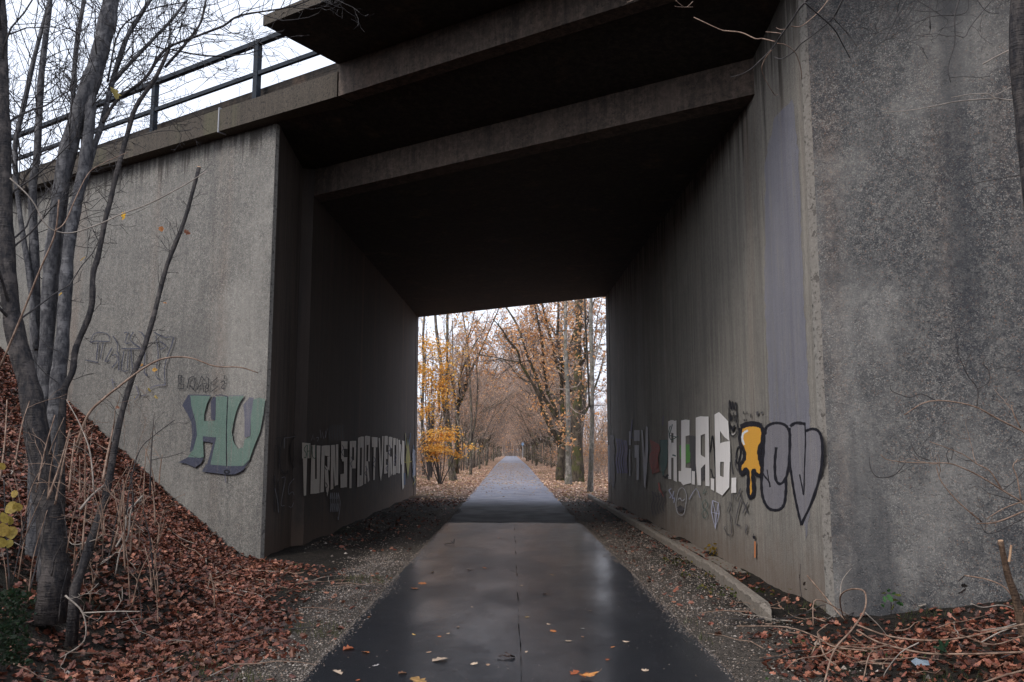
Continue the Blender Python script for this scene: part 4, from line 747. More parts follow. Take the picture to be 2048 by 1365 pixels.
for i, (u, v, sz, rot) in enumerate([(3, 933, .05, 1.5), (22, 1016, .085, 2.2), (8, 1036, .075, .4), (20, 1042, .06, 2.6), (5, 1060, .085, 0.1), (22, 1066, .08, 3.4), (3, 1085, .07, .5), (18, 1088, .055, 3.), (28, 988, .05, 1.2), (34, 1015, .06, 1.9)]): rleaf(YB, u, v, 5.3+.03*(i % 4), sz, (.42-.02*(i % 4), .29, .07), rot, i)
# dark evergreen fronds bottom left
ev = MB(); P = []
for _ in range(1500):
    q = atY(random.uniform(-60, 50)+random.gauss(0, 14), random.uniform(1180, 1330), random.uniform(4.7, 5.2)); P.append(q)
P = np.array(P); leaves(ev, P, .035, np.tile((.010, .028, .012), (len(P), 1))*r.uniform(.5, 1.6, (len(P), 1)), r, 1.2, True)
put('ground_cover', ev, m_crown, kind='stuff', label='dark green evergreen ground cover at the lower left')
# trees behind on the embankment top
GB = 'bare trees on the embankment behind the railing'
def bare(seed, H, r0, lean=0.):
    rg = np.random.default_rng(seed); a, b_ = MB(), MB(); P = [np.zeros(3)]; d = np.array([lean, 0, 1.])
    for i in range(7): d = nrm(d+rg.normal(0, .08, 3)); P.append(P[-1]+d*H/7)
    P = np.array(P); P[0, 2] = -.3; a.tube(P, np.linspace(r0, r0*.2, 8), 8)
    for j in range(14):
        f = rg.uniform(1.2, 6.9); i = int(f); pp = P[i]+(P[min(i+1, 7)]-P[i])*(f-i); an = rg.uniform(0, 6.28); dd = nrm(np.array([math.cos(an), math.sin(an), .7]))
        grow(b_, pp, dd, H*.34*rg.uniform(.6, 1.2), r0*.3, 3, rg, {0: 3, 1: 3, 2: 4, 3: 5}, .2, .2, 4, .55, None, None, .004)
    return a, b_
for i, (x, y, H) in enumerate(((-13.5, 20.5, 7), (-11.2, 21.5, 5), (-17, 22, 9), (-15.5, 19.8, 6))):
    t_ = thing('tree', (x, y, 7.0), ('bare twiggy tree seen through the railing at far left', 'short bare tree behind the railing next to the tallest bare tree', 'tallest bare tree beyond the left railing end', 'thin bare tree between the railing posts at left')[i], 'tree', GB); a, b_ = bare(50+i, H, .09)
    put('trunk', a, m_bark_d, t_, local=True); put('twigs', b_, m_twig_d, t_, local=True)
bs = MB()
for _ in range(110):
    a_ = random.uniform(8.2, 14.5); x, y = SA(random.uniform(.3, 1.6), a_); h = .25+.5*smooth((a_-8.5)/2.5)
    grow(bs, np.array([x, y, 7.05]), np.array([random.uniform(-.4, .4), 0, 1]), h*random.uniform(.5, 1.3), .007, 2, r, {0: 3, 1: 3, 2: 3}, .3, .2, 3, .5, None, None, .003)
put('shrub', bs, m_twig_d, label='low bare bushes growing along the wall top behind the railing', category='bushes')

# ------------------------------------------------------------------ right foreground: vines, stub, twigs
VT = lambda L_: [(1200+x/2.415, 1000+y/2.415) for x, y in L_]
BR = thing('bramble', on_ground(1950, 1290), 'sprawling bare bramble vines over the leaves at lower right', 'bramble')
for pix, w0, w1, Y in (([(1085, 880), (1130, 730), (1215, 630), (1275, 540), (1285, 470), (1265, 435), (1200, 435), (1160, 470), (1170, 550), (1190, 585)], 6, 4, (5.6, 7.2)), ([(2060, 598), (1900, 635), (1760, 665), (1600, 680), (1400, 660), (1230, 600)], 6, 5, (5.9, 6.8)),
  ([(2060, 735), (1900, 742), (1760, 745), (1560, 740), (1350, 690), (1240, 630)], 7, 5, (5.7, 6.5)), ([(1290, 730), (1130, 710), (1050, 665), (900, 615), (660, 610)], 5, 3, (6.2, 6.9)), ([(1400, 700), (1300, 718), (1160, 710), (1080, 750), (960, 770), (900, 815)], 5, 3, (6.2, 5.8)), ([(1275, 540), (1340, 600), (1390, 660)], 4, 2, 7.),
  ([(1000, 365), (1080, 460), (1150, 545), (1190, 585)], 4, 4, (7.9, 7.4)), ([(1030, 610), (1034, 490), (1100, 500), (1200, 560)], 4, 3, (7., 7.2)), ([(1160, 470), (1170, 390), (1215, 330)], 4, 2, (7.2, 7.4)), ([(1270, 880), (1300, 750), (1340, 730), (1410, 725), (1400, 760), (1350, 800)], 4, 2, (5.6, 6)),
  ([(2060, 820), (1950, 850), (1850, 884)], 6, 5, 5.5), ([(1760, 365), (1870, 385), (1950, 420), (2000, 480), (2045, 560)], 4, 5, (7., 6.6)), ([(1020, 750), (1060, 660), (1050, 640), (1100, 600)], 4, 3, 6.2), ([(1540, 690), (1450, 740), (1380, 830), (1370, 860)], 4, 2, 5.9), ([(1700, 640), (1760, 660), (1900, 700), (2060, 650)], 5, 4, 6.0), ([(1840, 690), (1930, 640), (2050, 600)], 4, 4, 6.0), ([(1140, 800), (1090, 760), (1065, 700), (1050, 640)], 6, 4, (5.8, 6.4)), ([(1790, 500), (1850, 520), (1950, 510), (2060, 560)], 4, 3, 6.6)):
    C, Rr = trace(VT(pix), Y, [w0*.66, w1*.66])
    for i in range(len(C)): C[i, 2] = max(C[i, 2], float(T(C[i, 0], C[i, 1]))+.02)
    m = MB(); m.tube(C, Rr, 6); put('vine', m, random.choice([m_twig, m_twig_p, m_twig]), BR, sm=True)
ST = thing('stump', on_ground(2030, 1270), 'sawn off sapling stump with pale cut top beside the right wing wall', 'stump')
C, Rr = trace(VT([(2060, 700), (2035, 600), (2010, 480), (1975, 380), (1955, 300), (1935, 200)]), (6.5, 6.4), [20, 17, 15, 13, 11, 10.5]); m = MB(); m.tube(C, Rr, 10); put('trunk', m, bark('bark_stump', (.06, .04, .03), (.14, .09, .06)), ST, sm=True)
d_ = nrm(C[-1]-C[-2]); m = MB(); m.tube([C[-1]+d_*.001, C[-1]+d_*.006], Rr[-1]*.92, 10); put('cut_top', m, m_wood, ST)
C, Rr = trace(VT([(1975, 300), (1980, 270), (1986, 218)]), 6.4, [5, 4]); m = MB(); m.tube(C, Rr, 8); put('side_shoot', m, m_wood, ST)
RS = thing('shrub', on_ground(2046, 1240), 'bare shrub reaching in from the right in front of the wing wall', 'shrub')
TR2 = lambda L_, k=5.851, ox=1350, oy=0: [(ox+x/k, oy+y/k) for x, y in L_]
RTR = thing('tree', (4.6, 5.2, .4), 'overhanging bare branches at the top right corner', 'tree')
C, Rr = trace([(2120, 1330), (2110, 900), (2085, 500), (2050, 220), (2036, 90), (2040, -60)], (5.2, 5.0), [90, 70, 55, 40, 34, 30]); m = MB(); m.tube(C, Rr, 12); put('trunk', m, m_bark_d, RTR, sm=True)
ovr = [([(1780, -200), (1640, -90), (1550, 0), (1450, 110), (1360, 250), (1290, 350), (1220, 450), (1170, 530), (1050, 660), (900, 800), (780, 870), (650, 905)], 7, 2), ([(1170, 490), (1020, 455), (940, 455), (780, 385), (620, 365), (520, 345), (220, 205)], 4, 2.5), ([(1520, 35), (1640, 140), (1780, 260), (1880, 370), (1950, 500), (2048, 680)], 5, 3),
  ([(2020, -120), (1960, 0), (1900, 130), (1850, 210), (1780, 280), (1580, 440), (1470, 520), (1400, 600), (1280, 680), (1220, 690), (1160, 670)], 5, 2), ([(1200, 510), (1300, 530), (1400, 610), (1450, 720), (1480, 860), (1475, 940)], 3, 2), ([(1130, 590), (1060, 680), (1015, 800), (1050, 920), (1130, 1060), (1170, 1115), (1200, 1110)], 3, 1.5), ([(1240, 395), (1180, 385), (1060, 375)], 2.5, 1.5), ([(1290, 345), (1230, 348), (1185, 328)], 2, 1.5), ([(1360, 310), (1460, 315), (1560, 250), (1700, 120), (1800, -10)], 3, 3), ([(1580, 440), (1540, 430), (1505, 400)], 2, 1.5), ([(1855, 215), (1950, 320), (2060, 440)], 3, 2), ([(-560, 30), (-460, -10), (-420, -40)], 2, 2), ([(10, 10), (90, 75), (140, 85), (210, 20)], 2.5, 1.5), ([(0, 75), (60, 85), (210, 85)], 2, 1.5)]
for pix, w0, w1 in ovr: tw_px(RTR, TR2(pix), (4.9, 4.9+len(pix)*.05), w0, w1, m_twig_d if pix[0][0] > 1400 else m_twig, 'branch')
for pix, w0, w1 in (([(560, -60), (500, 20), (400, 210), (385, 240), (300, 290)], 6, 2), ([(660, -60), (580, 0), (500, 130), (430, 220), (385, 240)], 3, 2), ([(840, -40), (800, 90), (800, 250), (760, 400), (775, 490)], 5, 2), ([(880, -30), (860, 80), (660, 100), (500, 180), (420, 222)], 2.5, 2), ([(650, -20), (652, 170)], 4, 2), ([(1040, -20), (900, 150), (860, 220), (805, 210)], 3, 2), ([(580, 5), (700, 80), (760, 130), (700, 190)], 2, 1.5), ([(930, 0), (990, 70), (1060, 80)], 2, 2), ([(440, 0), (340, 45)], 3, 2), ([(135, 0), (80, 100), (160, 190), (220, 280)], 3, 2), ([(780, -20), (720, 60), (620, 70), (540, 60)], 2, 1.5)):
    tw_px(RTR, TR2(pix, 2.967, 1640, 0), 5.0, w0, w1, m_twig_d, 'branch', tn=2)
for pix, w0, w1, mt in (([(1220, 605), (1050, 585), (1000, 560), (900, 560), (780, 580)], 4, 2, m_twig_p), ([(1060, 585), (960, 590), (800, 605), (680, 630), (540, 655), (370, 670)], 4, 2, m_twig_p), ([(1230, 470), (1150, 510), (1050, 560)], 2.5, 2, m_twig_p), ([(1155, 285), (1060, 330), (965, 382)], 5, 4, m_twig_p), ([(1215, 1035), (1080, 1060), (960, 1080), (860, 1108)], 3, 2, m_twig_d)):
    tw_px(RS, TR2(pix, 2.967, 1640, 0), 5.4, w0, w1, mt, 'branch')
for pix, w0, w1 in (([(1260, 690), (1160, 640), (1050, 585), (930, 520), (800, 488), (690, 480), (600, 500), (500, 565)], 5, 3), ([(1230, 1110), (1180, 1070), (1080, 1010), (970, 940), (860, 885), (765, 852), (660, 850), (510, 845), (400, 830), (360, 800)], 5, 2), ([(1080, 1010), (1010, 900), (930, 855), (840, 795), (650, 722)], 4, 2), ([(510, 845), (450, 915), (400, 935), (335, 930), (300, 880), (293, 815)], 3, 2), ([(690, 480), (600, 440), (530, 460), (430, 425), (418, 390)], 3, 2), ([(930, 520), (935, 410), (870, 320), (875, 240), (905, 180)], 3, 2), ([(935, 410), (1000, 370), (1005, 310), (970, 260), (985, 215)], 3, 2), ([(650, 835), (575, 800), (530, 710)], 3, 2), ([(960, 1200), (820, 1080), (720, 960), (690, 870)], 4, 2), ([(1225, 1130), (1050, 1200), (930, 1210)], 5, 3), ([(1225, 1070), (1090, 1120), (990, 1180)], 4, 2), ([(1220, 1090), (1060, 1045), (1000, 1030)], 3, 2), ([(1230, 880), (1150, 960), (1085, 1010)], 3, 2), ([(1195, 1080), (1168, 930), (1145, 870), (1175, 825)], 4, 2), ([(1190, 640), (1150, 560), (1135, 505)], 4, 2), ([(765, 852), (750, 800), (770, 765), (790, 765), (780, 830)], 2.5, 2), ([(1230, 1160), (1130, 1220), (1000, 1270), (950, 1210)], 3, 2)):
    tw_px(RS, TR2(pix, 2.967, 1640, 640), 5.8, w0, w1, m_twig if w0 > 3 else m_twig_d, 'branch', tn=1)
# small plants
GPL = thing('plant', on_s(1780, 1225, -.1), 'small green leafy plant at the foot of the right wing wall', 'plant')
tw_px(GPL, [(1782, 1232), (1782, 1208), (1778, 1188)], 7.6, 3, 2, m_twig_d, 'stem')
for i, (u, v) in enumerate([(1768, 1188), (1776, 1183), (1788, 1188), (1796, 1192), (1770, 1200), (1780, 1197), (1792, 1203), (1800, 1208), (1766, 1212), (1785, 1214)]): hang(GPL, u, v, 7.5, .07, (.06, .16, .05) if i % 3 else (.15, .17, .03), 700+i)
DV = thing('plant', on_s(1600, 1190, -.1), 'withered dark leaves on a thin stalk against the right wall corner', 'plant')
tw_px(DV, [(1604, 1200), (1600, 1165), (1601, 1128)], 8.2, 2, 1.5, m_twig_d, 'stem')
for i, (u, v) in enumerate([(1600, 1155), (1608, 1168), (1611, 1180)]): hang(DV, u, v, 8.2, .06, (.03, .02, .018), 720+i)
DV2 = thing('plant', on_s(1925, 1185, -.1), 'withered black hanging leaf against the right wing wall', 'plant')
for i, (u, v) in enumerate([(1922, 1160), (1928, 1172), (1924, 1182)]): hang(DV2, u, v, 7.2, .09, (.025, .02, .02), 730+i)
YW = thing('plant', on_ground(1428, 1108), 'tiny yellow weed beside the footing of the right wall', 'plant'); q = on_ground(1426, 1112)
m = MB(); P = q+r.normal(0, 1, (40, 3))*(.05, .05, .05)+(0, 0, .09); leaves(m, P, .05, np.tile((.3, .2, .03), (40, 1)), r, 1.); m.tube([q-(0, 0, .03), q+(0, 0, .15)], .003, 4, (.1, .07, .03)); put('foliage', m, m_crown, YW)
IV = thing('plant', on_ground(1895, 1300), 'dark green ivy leaves among the vines at lower right', 'plant')
for i, (u, v) in enumerate([(1885, 1293), (1900, 1297), (1895, 1287), (1880, 1300)]): hang(IV, u, v, 6.1, .09, (.02, .06, .03), 740+i)
m = MB(); q = on_ground(1845, 1340)+(0, 0, .03); m.add(q+np.array([(-.05, 0, 0), (.04, -.03, .01), (.06, .03, .03), (-.01, .05, .035), (-.03, .03, .05)]), [[0, 1, 2, 3, 4]]); m.add(q+np.array([(-.05, 0, 0), (-.03, .03, .05), (-.06, .05, .02)]), [[0, 1, 2]])
put('litter_scrap', m, plain('plastic_pale_blue', (.16, .2, .24), None, .4), label='crumpled pale blue plastic scrap on the leaves at lower right', category='litter')
# weeds along wall foot and grass
m = MB(); P = scatter(900, 2.2, 3.05, 9, 13, lambda x, y: smooth((vnoise(x, y, 2.)-.1)*3), r); P[:, 2] += r.uniform(.01, .07, len(P)); leaves(m, P, .035, np.array([(.07, .09, .02), (.16, .13, .03), (.04, .06, .015)])[r.integers(0, 3, len(P))], r, .8)
P = scatter(500, 1.8, 4.5, 5.5, 8.3, lambda x, y: smooth((vnoise(x, y, 2.4, 8)-.3)*3), r); P[:, 2] += r.uniform(.01, .05, len(P)); leaves(m, P, .035, np.tile((.05, .10, .03), (len(P), 1)), r, .8)
P = scatter(800, -5, -1.7, 5, 13, lambda x, y: smooth((vnoise(x, y, 2.2, 6)-.42)*4), r); P[:, 2] += r.uniform(.01, .05, len(P)); leaves(m, P, .03, np.tile((.06, .10, .035), (len(P), 1)), r, .8)
put('weeds', m, m_crown, kind='stuff', label='small green and yellow weeds sprouting beside walls and verges')
def blades(mb, P, h, rng, c):
    n = len(P); a = rng.uniform(0, 6.28, n); w = .003; hh = h*rng.uniform(.5, 1.4, n); le = rng.uniform(.1, .7, n)*hh; ca, sa_ = np.cos(a), np.sin(a)
    b0 = P+np.stack([-sa_*w, ca*w, 0*a], -1); b1 = P-np.stack([-sa_*w, ca*w, 0*a], -1); t1 = P+np.stack([ca*le, sa_*le, hh], -1)
    mb.add(np.stack([b0, b1, t1], 1).reshape(-1, 3), np.arange(3*n).reshape(-1, 3), np.repeat(np.asarray(c)*rng.uniform(.5, 1.4, (n, 1)), 3, axis=0))
m = MB(); P = scatter(9000, -3.4, -1.5, 4.7, 13.5, lambda x, y: smooth((vnoise(x, y, 1.8, 9)-.45)*6), r); blades(m, P, .06, r, (.09, .10, .03))
P = scatter(9000, 1.62, 5, 4.7, 9, lambda x, y: smooth((vnoise(x, y, 2.1, 11)-.45)*6), r); blades(m, P, .06, r, (.07, .09, .03))
P = scatter(60000, -5, 5, 29, 70, lambda x, y: (np.abs(x) > 1.9)*smooth((vnoise(x, y, .7, 9)-.1)*4)*.6, r); blades(m, P, .12, r, (.14, .16, .05))
put('grass', m, m_crown, kind='stuff', label='thin patchy grass along the path verges')
# fallen sticks
m = MB()
for _ in range(330):
    if random.random() < .68: x, y = random.uniform(-8, -1.9), random.uniform(4.5, 12)
    else: x, y = random.uniform(1.8, 5), random.uniform(5, 9)
    if not infront(x, y): continue
    a_ = random.uniform(0, 3.14); l_ = random.uniform(.1, .7); n_ = 4; Pp = []
    for i in range(n_+1): xx = x+math.cos(a_)*l_*i/n_+random.gauss(0, .012); yy = y+math.sin(a_)*l_*i/n_+random.gauss(0, .012); Pp.append((xx, yy, float(T(xx, yy))+.03+random.uniform(0, .04)))
    m.tube(Pp, np.linspace(random.uniform(.003, .008), .002, n_+1), 5, (.0, .0, .0), True, random.choice([0, 0, 1, 2]))
put('fallen_twigs', m, [m_twig, m_twig_p, m_twig_d], kind='stuff', label='fallen twigs scattered through the leaf litter')
for pix, w, lab in (([(205, 1046), (280, 1050), (340, 1056), (400, 1085), (440, 1100)], 5, 'long pale arched stick lying on the left bank'), ([(455, 1175), (485, 1188), (522, 1198), (515, 1215), (490, 1245)], 7, 'grey hooked stick on the leaves below the wing wall'), ([(420, 1155), (428, 1190), (428, 1225)], 6, 'short straight brown stick upright in the leaves'), ([(603, 1222), (640, 1222), (675, 1228)], 6, 'straight brown stick at the gravel edge'), ([(130, 1200), (165, 1235), (168, 1290), (120, 1325)], 6, 'pale forked dead branch in the dark hollow at left'), ([(165, 1235), (230, 1232), (280, 1232)], 5, 'pale side twig running right from the dark hollow'), ([(285, 1000), (262, 1030), (256, 1080), (240, 1110), (230, 1160)], 7, 'bleached curved branch standing before the bank')):
    C, Rr = trace(pix, 6.4, [w*.6, w*.35]); C = np.array([on_ground(*q_) for q_ in curve(pix, 4)]) if lab.split()[0] in ('long', 'grey', 'straight') else C
    C = C+(0, 0, .03); m = MB(); m.tube(C, Rr, 7); twiggy(m, C, Rr.mean()*.5, 3, .2, r, .05, 1, 2); put('stick', m, m_twig_p if 'pale' in lab or 'bleached' in lab or 'grey' in lab else m_twig, sm=True, label=lab, category='stick')

# ------------------------------------------------------------------ the avenue beyond the bridge
ORG = np.array([(.80, .40, .15), (.68, .34, .15), (.7, .46, .26), (.52, .28, .16)]); YEL = np.array([(.85, .46, .08), (.8, .38, .07), (.85, .55, .16), (.6, .3, .08)]); PNK = np.array([(.68, .44, .32), (.72, .52, .38), (.55, .34, .24), (.75, .42, .2)])
def tips_leaves(mb, tips, n, size, pal, rng, jit=.15):
    if not tips: return
    k = rng.integers(0, len(tips), n); P = np.array([tips[i][rng.integers(0, len(tips[i]))] for i in k])+rng.normal(0, jit, (n, 3)); leaves(mb, P, size, lcol(n, rng, pal), rng, 1.2, True)
def avenue_tree(seed, H, r0, nb, pal, nl, lean=.12, lsize=.13, stems=1):
    rg = np.random.default_rng(seed); a, b_, lv, tips = MB(), MB(), MB(), []
    for s_ in range(stems):
        P = [np.array([rg.normal(0, .35)*(stems > 1), rg.normal(0, .35)*(stems > 1), -.3])]; d = np.array([lean+rg.normal(0, .06), rg.normal(0, .08), 1.]); hf = rg.uniform(.22, .42)
        for i in range(5): d = nrm(d+rg.normal(0, .10, 3)*(1, 1, 0)+np.array([.0, 0, .15])); P.append(P[-1]+d*H*hf/5)
        P = np.array(P); rr_ = r0/(1 if stems == 1 else 1.6); Rr = rr_*np.linspace(1, .72, 6); Rr[0] *= 1.45; Rr[1] *= 1.1; a.tube(P, Rr, 9)
        nl_ = 3 if stems > 1 else 5
        for j in range(nl_):
            an = 6.28*j/nl_+rg.uniform(-.6, .6); sp = rg.uniform(.12, .5) if j else .08; dd = nrm(np.array([math.cos(an)*sp+.17, math.sin(an)*sp, 1.])); Q = [P[-1-(j > 2)]]; q = Q[0].copy(); L_ = H*(1-hf)*rg.uniform(.7, 1.05)
            for i in range(8): dd = nrm(dd+rg.normal(0, .13, 3)+np.array([.05, 0, .03])); q = q+dd*L_/8; Q.append(q)
            Q = np.array(Q); R_ = rr_*np.linspace(.52, .1, 9); a.tube(Q, R_, 6)
            for k_ in range(nb//(2 if stems > 1 else 3)+2):
                f = rg.uniform(.4, 7.9); i = int(f); pp = Q[i]+(Q[min(i+1, 8)]-Q[i])*(f-i); a2 = rg.uniform(0, 6.28); grow(b_, pp, nrm(dd*.5+np.array([math.cos(a2)*.75+.12, math.sin(a2)*.75, .55])), H*.2*rg.uniform(.6, 1.3), R_[i]*.5, 2, rg, {0: 3, 1: 3, 2: 4}, .16, .22, 4, .58, tips, None, .007)
    tips_leaves(lv, tips, nl, lsize, pal, rg, .12)
    return a, b_, lv
protos = []
spec = [(11, 13, .20, 13, PNK, 2600, .03, .14, 1, m_bark_t), (12, 15, .26, 14, PNK, 3300, .04, .13, 1, m_bark_t), (13, 11, .17, 16, PNK, 2100, .05, .13, 3, m_bark_t), (14, 14, .2, 13, ORG, 2900, .04, .13, 1, m_bark_o), (15, 9, .12, 14, PNK, 2500, .03, .12, 3, m_bark_t)]
words = ['bare avenue tree with brown twigs', 'tall avenue tree holding pale brown leaves', 'multi stemmed slim avenue tree', 'avenue tree with scattered orange leaves', 'short bushy multi stemmed avenue tree']
for i, (sd_, H, r0, nb, pal, nl, le, ls, ns, mt) in enumerate(spec):
    root = thing('tree', (0, 0, 0), words[i], 'tree'); a, b_, lv = avenue_tree(sd_, H, r0, nb, pal, nl, le, ls, ns)
    put('trunk', a, mt, root, local=True, sm=True); put('branches', b_, m_twig_a, root, local=True); put('leaves', lv, m_crown, root, local=True); protos.append(root)
used = [False]*5
def plant(k, x, y, rz, sc, label, group):
    if not used[k]: o = protos[k]; o.location = (x, y, float(T(x, y))); o.rotation_euler = (0, 0, rz); o.scale = (sc,)*3; o['label'] = label; o['group'] = group; used[k] = True; return o
    return copy_thing(protos[k], (x, y, float(T(x, y))), rz, sc, label, group)
ra = random.Random(5); cnt = {}; ORD = ['nearest, ', 'second along, ', 'third along, ', 'fourth along, ', 'fifth along, ', 'sixth along, ']
for side in (-1, 1):
    y = 62 if side < 0 else 56
    while y < 330:
        k = ra.choice([0, 1, 2, 2, 3, 4] if side < 0 else [0, 2, 1, 2, 4, 3]); x = side*(4.2+ra.uniform(-.5, 1.2)-.002*y); rz = (0 if side < 0 else math.pi)+ra.uniform(-.5, .5); cnt[side] = cnt.get(side, -1)+1; o_ = ORD[cnt[side]] if cnt[side] < len(ORD) else ''
        plant(k, x, y, rz, ra.uniform(.8, 1.15), f'{o_}{words[k]} in the {"left" if side < 0 else "right"} avenue row', f'trees in the {"left" if side < 0 else "right"} avenue row')
        y += ra.uniform(2.6, 5.2)*(1 if y < 160 else 1.7)
    for _ in range(20):
        y = ra.uniform(60, 230); k = ra.choice([0, 1, 2, 3, 0]); x = side*(8+ra.uniform(0, 22))
        if side < 0 and y < 85 and x > -11: continue
        plant(k, x, y, ra.uniform(0, 6.28), ra.uniform(.8, 1.15), f'{words[k]} standing behind the {"left" if side < 0 else "right"} avenue row', f'trees behind the {"left" if side < 0 else "right"} avenue row')
# undergrowth bushes
bp = []
for i in range(3):
    rg = np.random.default_rng(80+i); root = thing('shrub', (0, 0, 0), 'brown undergrowth shrub', 'shrub'); m = MB(); lv = MB(); tips = []
    for _ in range(16): an = rg.uniform(0, 6.28); grow(m, np.array([rg.normal(0, .4), rg.normal(0, .4), -.1]), np.array([math.cos(an)*.5, math.sin(an)*.5, 1]), rg.uniform(1.1, 2.4), .014, 2, rg, {0: 3, 1: 3, 2: 4}, .15, .2, 4, .55, tips, None, .005)
    tips_leaves(lv, tips, 700, .09, [PNK, ORG*.8, PNK][i], rg, .1); put('stems', m, m_twig_a, root, local=True); put('leaves', lv, m_crown, root, local=True); bp.append(root)
ub = [False]*3
for side in (-1, 1):
    for j in range(46):
        y = 38+j*4+ra.uniform(-1.5, 1.5) if j < 36 else ra.uniform(36, 80); x = side*(4.6+ra.uniform(0, 1.8)+(3 if j >= 36 else 0)); k = ra.randrange(3); lab = f'brown twiggy undergrowth shrub under the {"left" if side < 0 else "right"} avenue trees'; gp = f'undergrowth shrubs on the {"left" if side < 0 else "right"} side'
        if side > 0 and j < 3: x += 1.0
        if not ub[k]: o = bp[k]; o.location = (x, y, float(T(x, y))); o['label'] = lab; o['group'] = gp; ub[k] = True
        else: copy_thing(bp[k], (x, y, float(T(x, y))), ra.uniform(0, 6.28), ra.uniform(.7, 1.4), lab, gp)
# traced near trees right: oak with big limbs, pale trunk, slim trunk
def limb_tree(name_label, Y, main, limbs, mt, leafn, pal, seed, lsize=.17, tn=10, tl=2.2):
    u, v = main[0][0]; root = thing('tree', atY(u, v, Y), name_label, 'tree'); rg = np.random.default_rng(seed); tips = []; bm_ = MB(); lv = MB()
    for pix, w in ((main[0], main[1]),): C, Rr = trace(pix, Y, w); C = np.vstack([C[0]-(0, 0, 1.5), C]); Rr = np.concatenate([[Rr[0]*1.2], Rr]); m = MB(); m.tube(C, Rr, 12); put('trunk', m, mt, root, sm=True); CC = [(C, Rr)]
    for pix, w in limbs:
        C, Rr = trace(pix, (Y, Y+rg.uniform(-4, 4)), w); m = MB(); m.tube(C, Rr, 8); put('limb', m, mt, root, sm=True); CC.append((C, Rr))
    for q, (C, Rr) in enumerate(CC):
        if q == 0 and len(CC) > 1: nn = tn//2; t0 = .5
        else: nn = tn; t0 = .25
        for j in range(nn):
            f = rg.uniform(t0, 1)*(len(C)-1); i = min(int(f), len(C)-2); pp = C[i]; an = rg.normal(0, 1, 3); grow(bm_, pp, nrm(an+np.array([0, 0, .6])), tl*rg.uniform(.5, 1.2), max(.015, Rr[i]*.3), 2, rg, {0: 3, 1: 3, 2: 4}, .1, .25, 4, .55, tips, None, .008)
    put('twigs', bm_, m_twig_d if mt is m_bark_o else m_twig_a, root)
    if leafn: tips_leaves(lv, tips, leafn, lsize, pal, rg, .2); put('leaves', lv, m_crown, root)
    return root
VC = lambda L_: [(820+x/3.25, 580+y/3.25) for x, y in L_]
limb_tree('massive oak with mossy trunk and spreading limbs right of the path', 46, (VC([(1085, 1240), (1090, 1100), (1085, 950), (1085, 820), (1090, 650), (1095, 500), (1090, 350), (1095, 200), (1085, 50), (1080, -150)]), [30, 22, 20, 19, 18, 17, 14, 12, 11, 8]),
  [(VC([(1100, 830), (1150, 780), (1200, 640), (1240, 520), (1262, 420)]), [6, 5, 4, 4, 3]), (VC([(1090, 500), (1140, 430), (1130, 330), (1160, 200), (1200, 60)]), [5, 5, 4, 3, 3]), (VC([(1100, 650), (1040, 640), (1010, 520), (1060, 300), (1110, 120), (1100, -40)]), [6, 5, 4, 4, 3, 2])], m_bark_o, 1200, ORG, 31)
limb_tree('leaning oak with dark crooked limbs arching over the path', 48, (VC([(975, 1190), (985, 1080), (990, 980), (985, 870), (990, 760), (985, 620), (990, 480), (960, 330), (965, 150), (960, -60)]), [18, 14, 12, 11, 8, 8, 7, 6, 5, 4]),
  [(VC([(985, 1000), (930, 920), (870, 800), (840, 690), (780, 580), (720, 480), (700, 400), (640, 330), (600, 260), (540, 190)]), [11, 10, 8, 7, 5, 5, 4, 4, 3, 2]), (VC([(980, 860), (930, 790), (860, 680), (820, 560), (760, 420), (720, 290), (680, 200), (620, 110), (560, 60)]), [9, 8, 7, 6, 5, 4, 4, 3, 2]), (VC([(1010, 900), (940, 760), (890, 650), (870, 480), (860, 350), (830, 200), (800, 60), (760, -60)]), [7, 6, 6, 5, 5, 4, 4, 3]), (VC([(1050, 660), (980, 560), (940, 420), (920, 330), (880, 180), (850, 60), (820, -40)]), [7, 6, 5, 5, 4, 4, 3]), (VC([(720, 470), (640, 460), (560, 440), (450, 425)]), [3, 3, 2, 1.5]), (VC([(780, 600), (700, 560), (640, 480), (560, 450)]), [3, 2.5, 2, 1.5]), (VC([(1020, 470), (1060, 340), (1110, 200), (1120, 60)]), [5, 4, 4, 3])], m_bark_o, 3600, ORG, 32, .16, 9)
limb_tree('straight pale grey trunk standing in front of the big oak', 42, (VC([(1030, 1245), (1030, 1150), (1028, 1000), (1030, 800), (1022, 600), (1012, 400), (1010, 200), (1012, 0), (1012, -150)]), [15, 11, 9.5, 9, 8, 7, 6, 5, 4]), [], m_bark_b, 500, ORG, 33, tn=16, tl=1.5)
limb_tree('slim pale double trunk closest to the right tunnel mouth', 34.5, (VC([(1172, 1305), (1176, 1150), (1182, 950), (1184, 750), (1184, 550), (1178, 350), (1176, 150), (1180, -100)]), [13, 10, 9, 8, 8, 8, 7, 6]), [(VC([(1166, 760), (1160, 600), (1150, 400), (1140, 200), (1135, 0)]), [4, 4, 4, 4, 3]), (VC([(1184, 560), (1205, 440), (1235, 340), (1262, 220)]), [4, 4, 3, 2])], m_bark_b, 250, ORG, 34, tn=9, tl=1.3)
limb_tree('leaning twin trunk with yellow leaves left of the path', 48, (VC([(280, 1228), (262, 1120), (250, 980), (236, 850), (215, 700), (205, 520), (190, 400), (170, 250), (160, 80), (150, -80)]), [17, 10, 9, 9, 8, 7, 7, 6, 5, 4]), [(VC([(272, 1200), (262, 1000), (255, 850), (240, 700), (240, 500), (243, 350), (245, 180), (245, 0)]), [9, 6, 5, 5, 5, 5, 4, 3]), (VC([(200, 560), (190, 650), (190, 800)]), [4, 5, 4])], m_bark_t, 700, YEL, 35, .15, tn=12, tl=1.8)
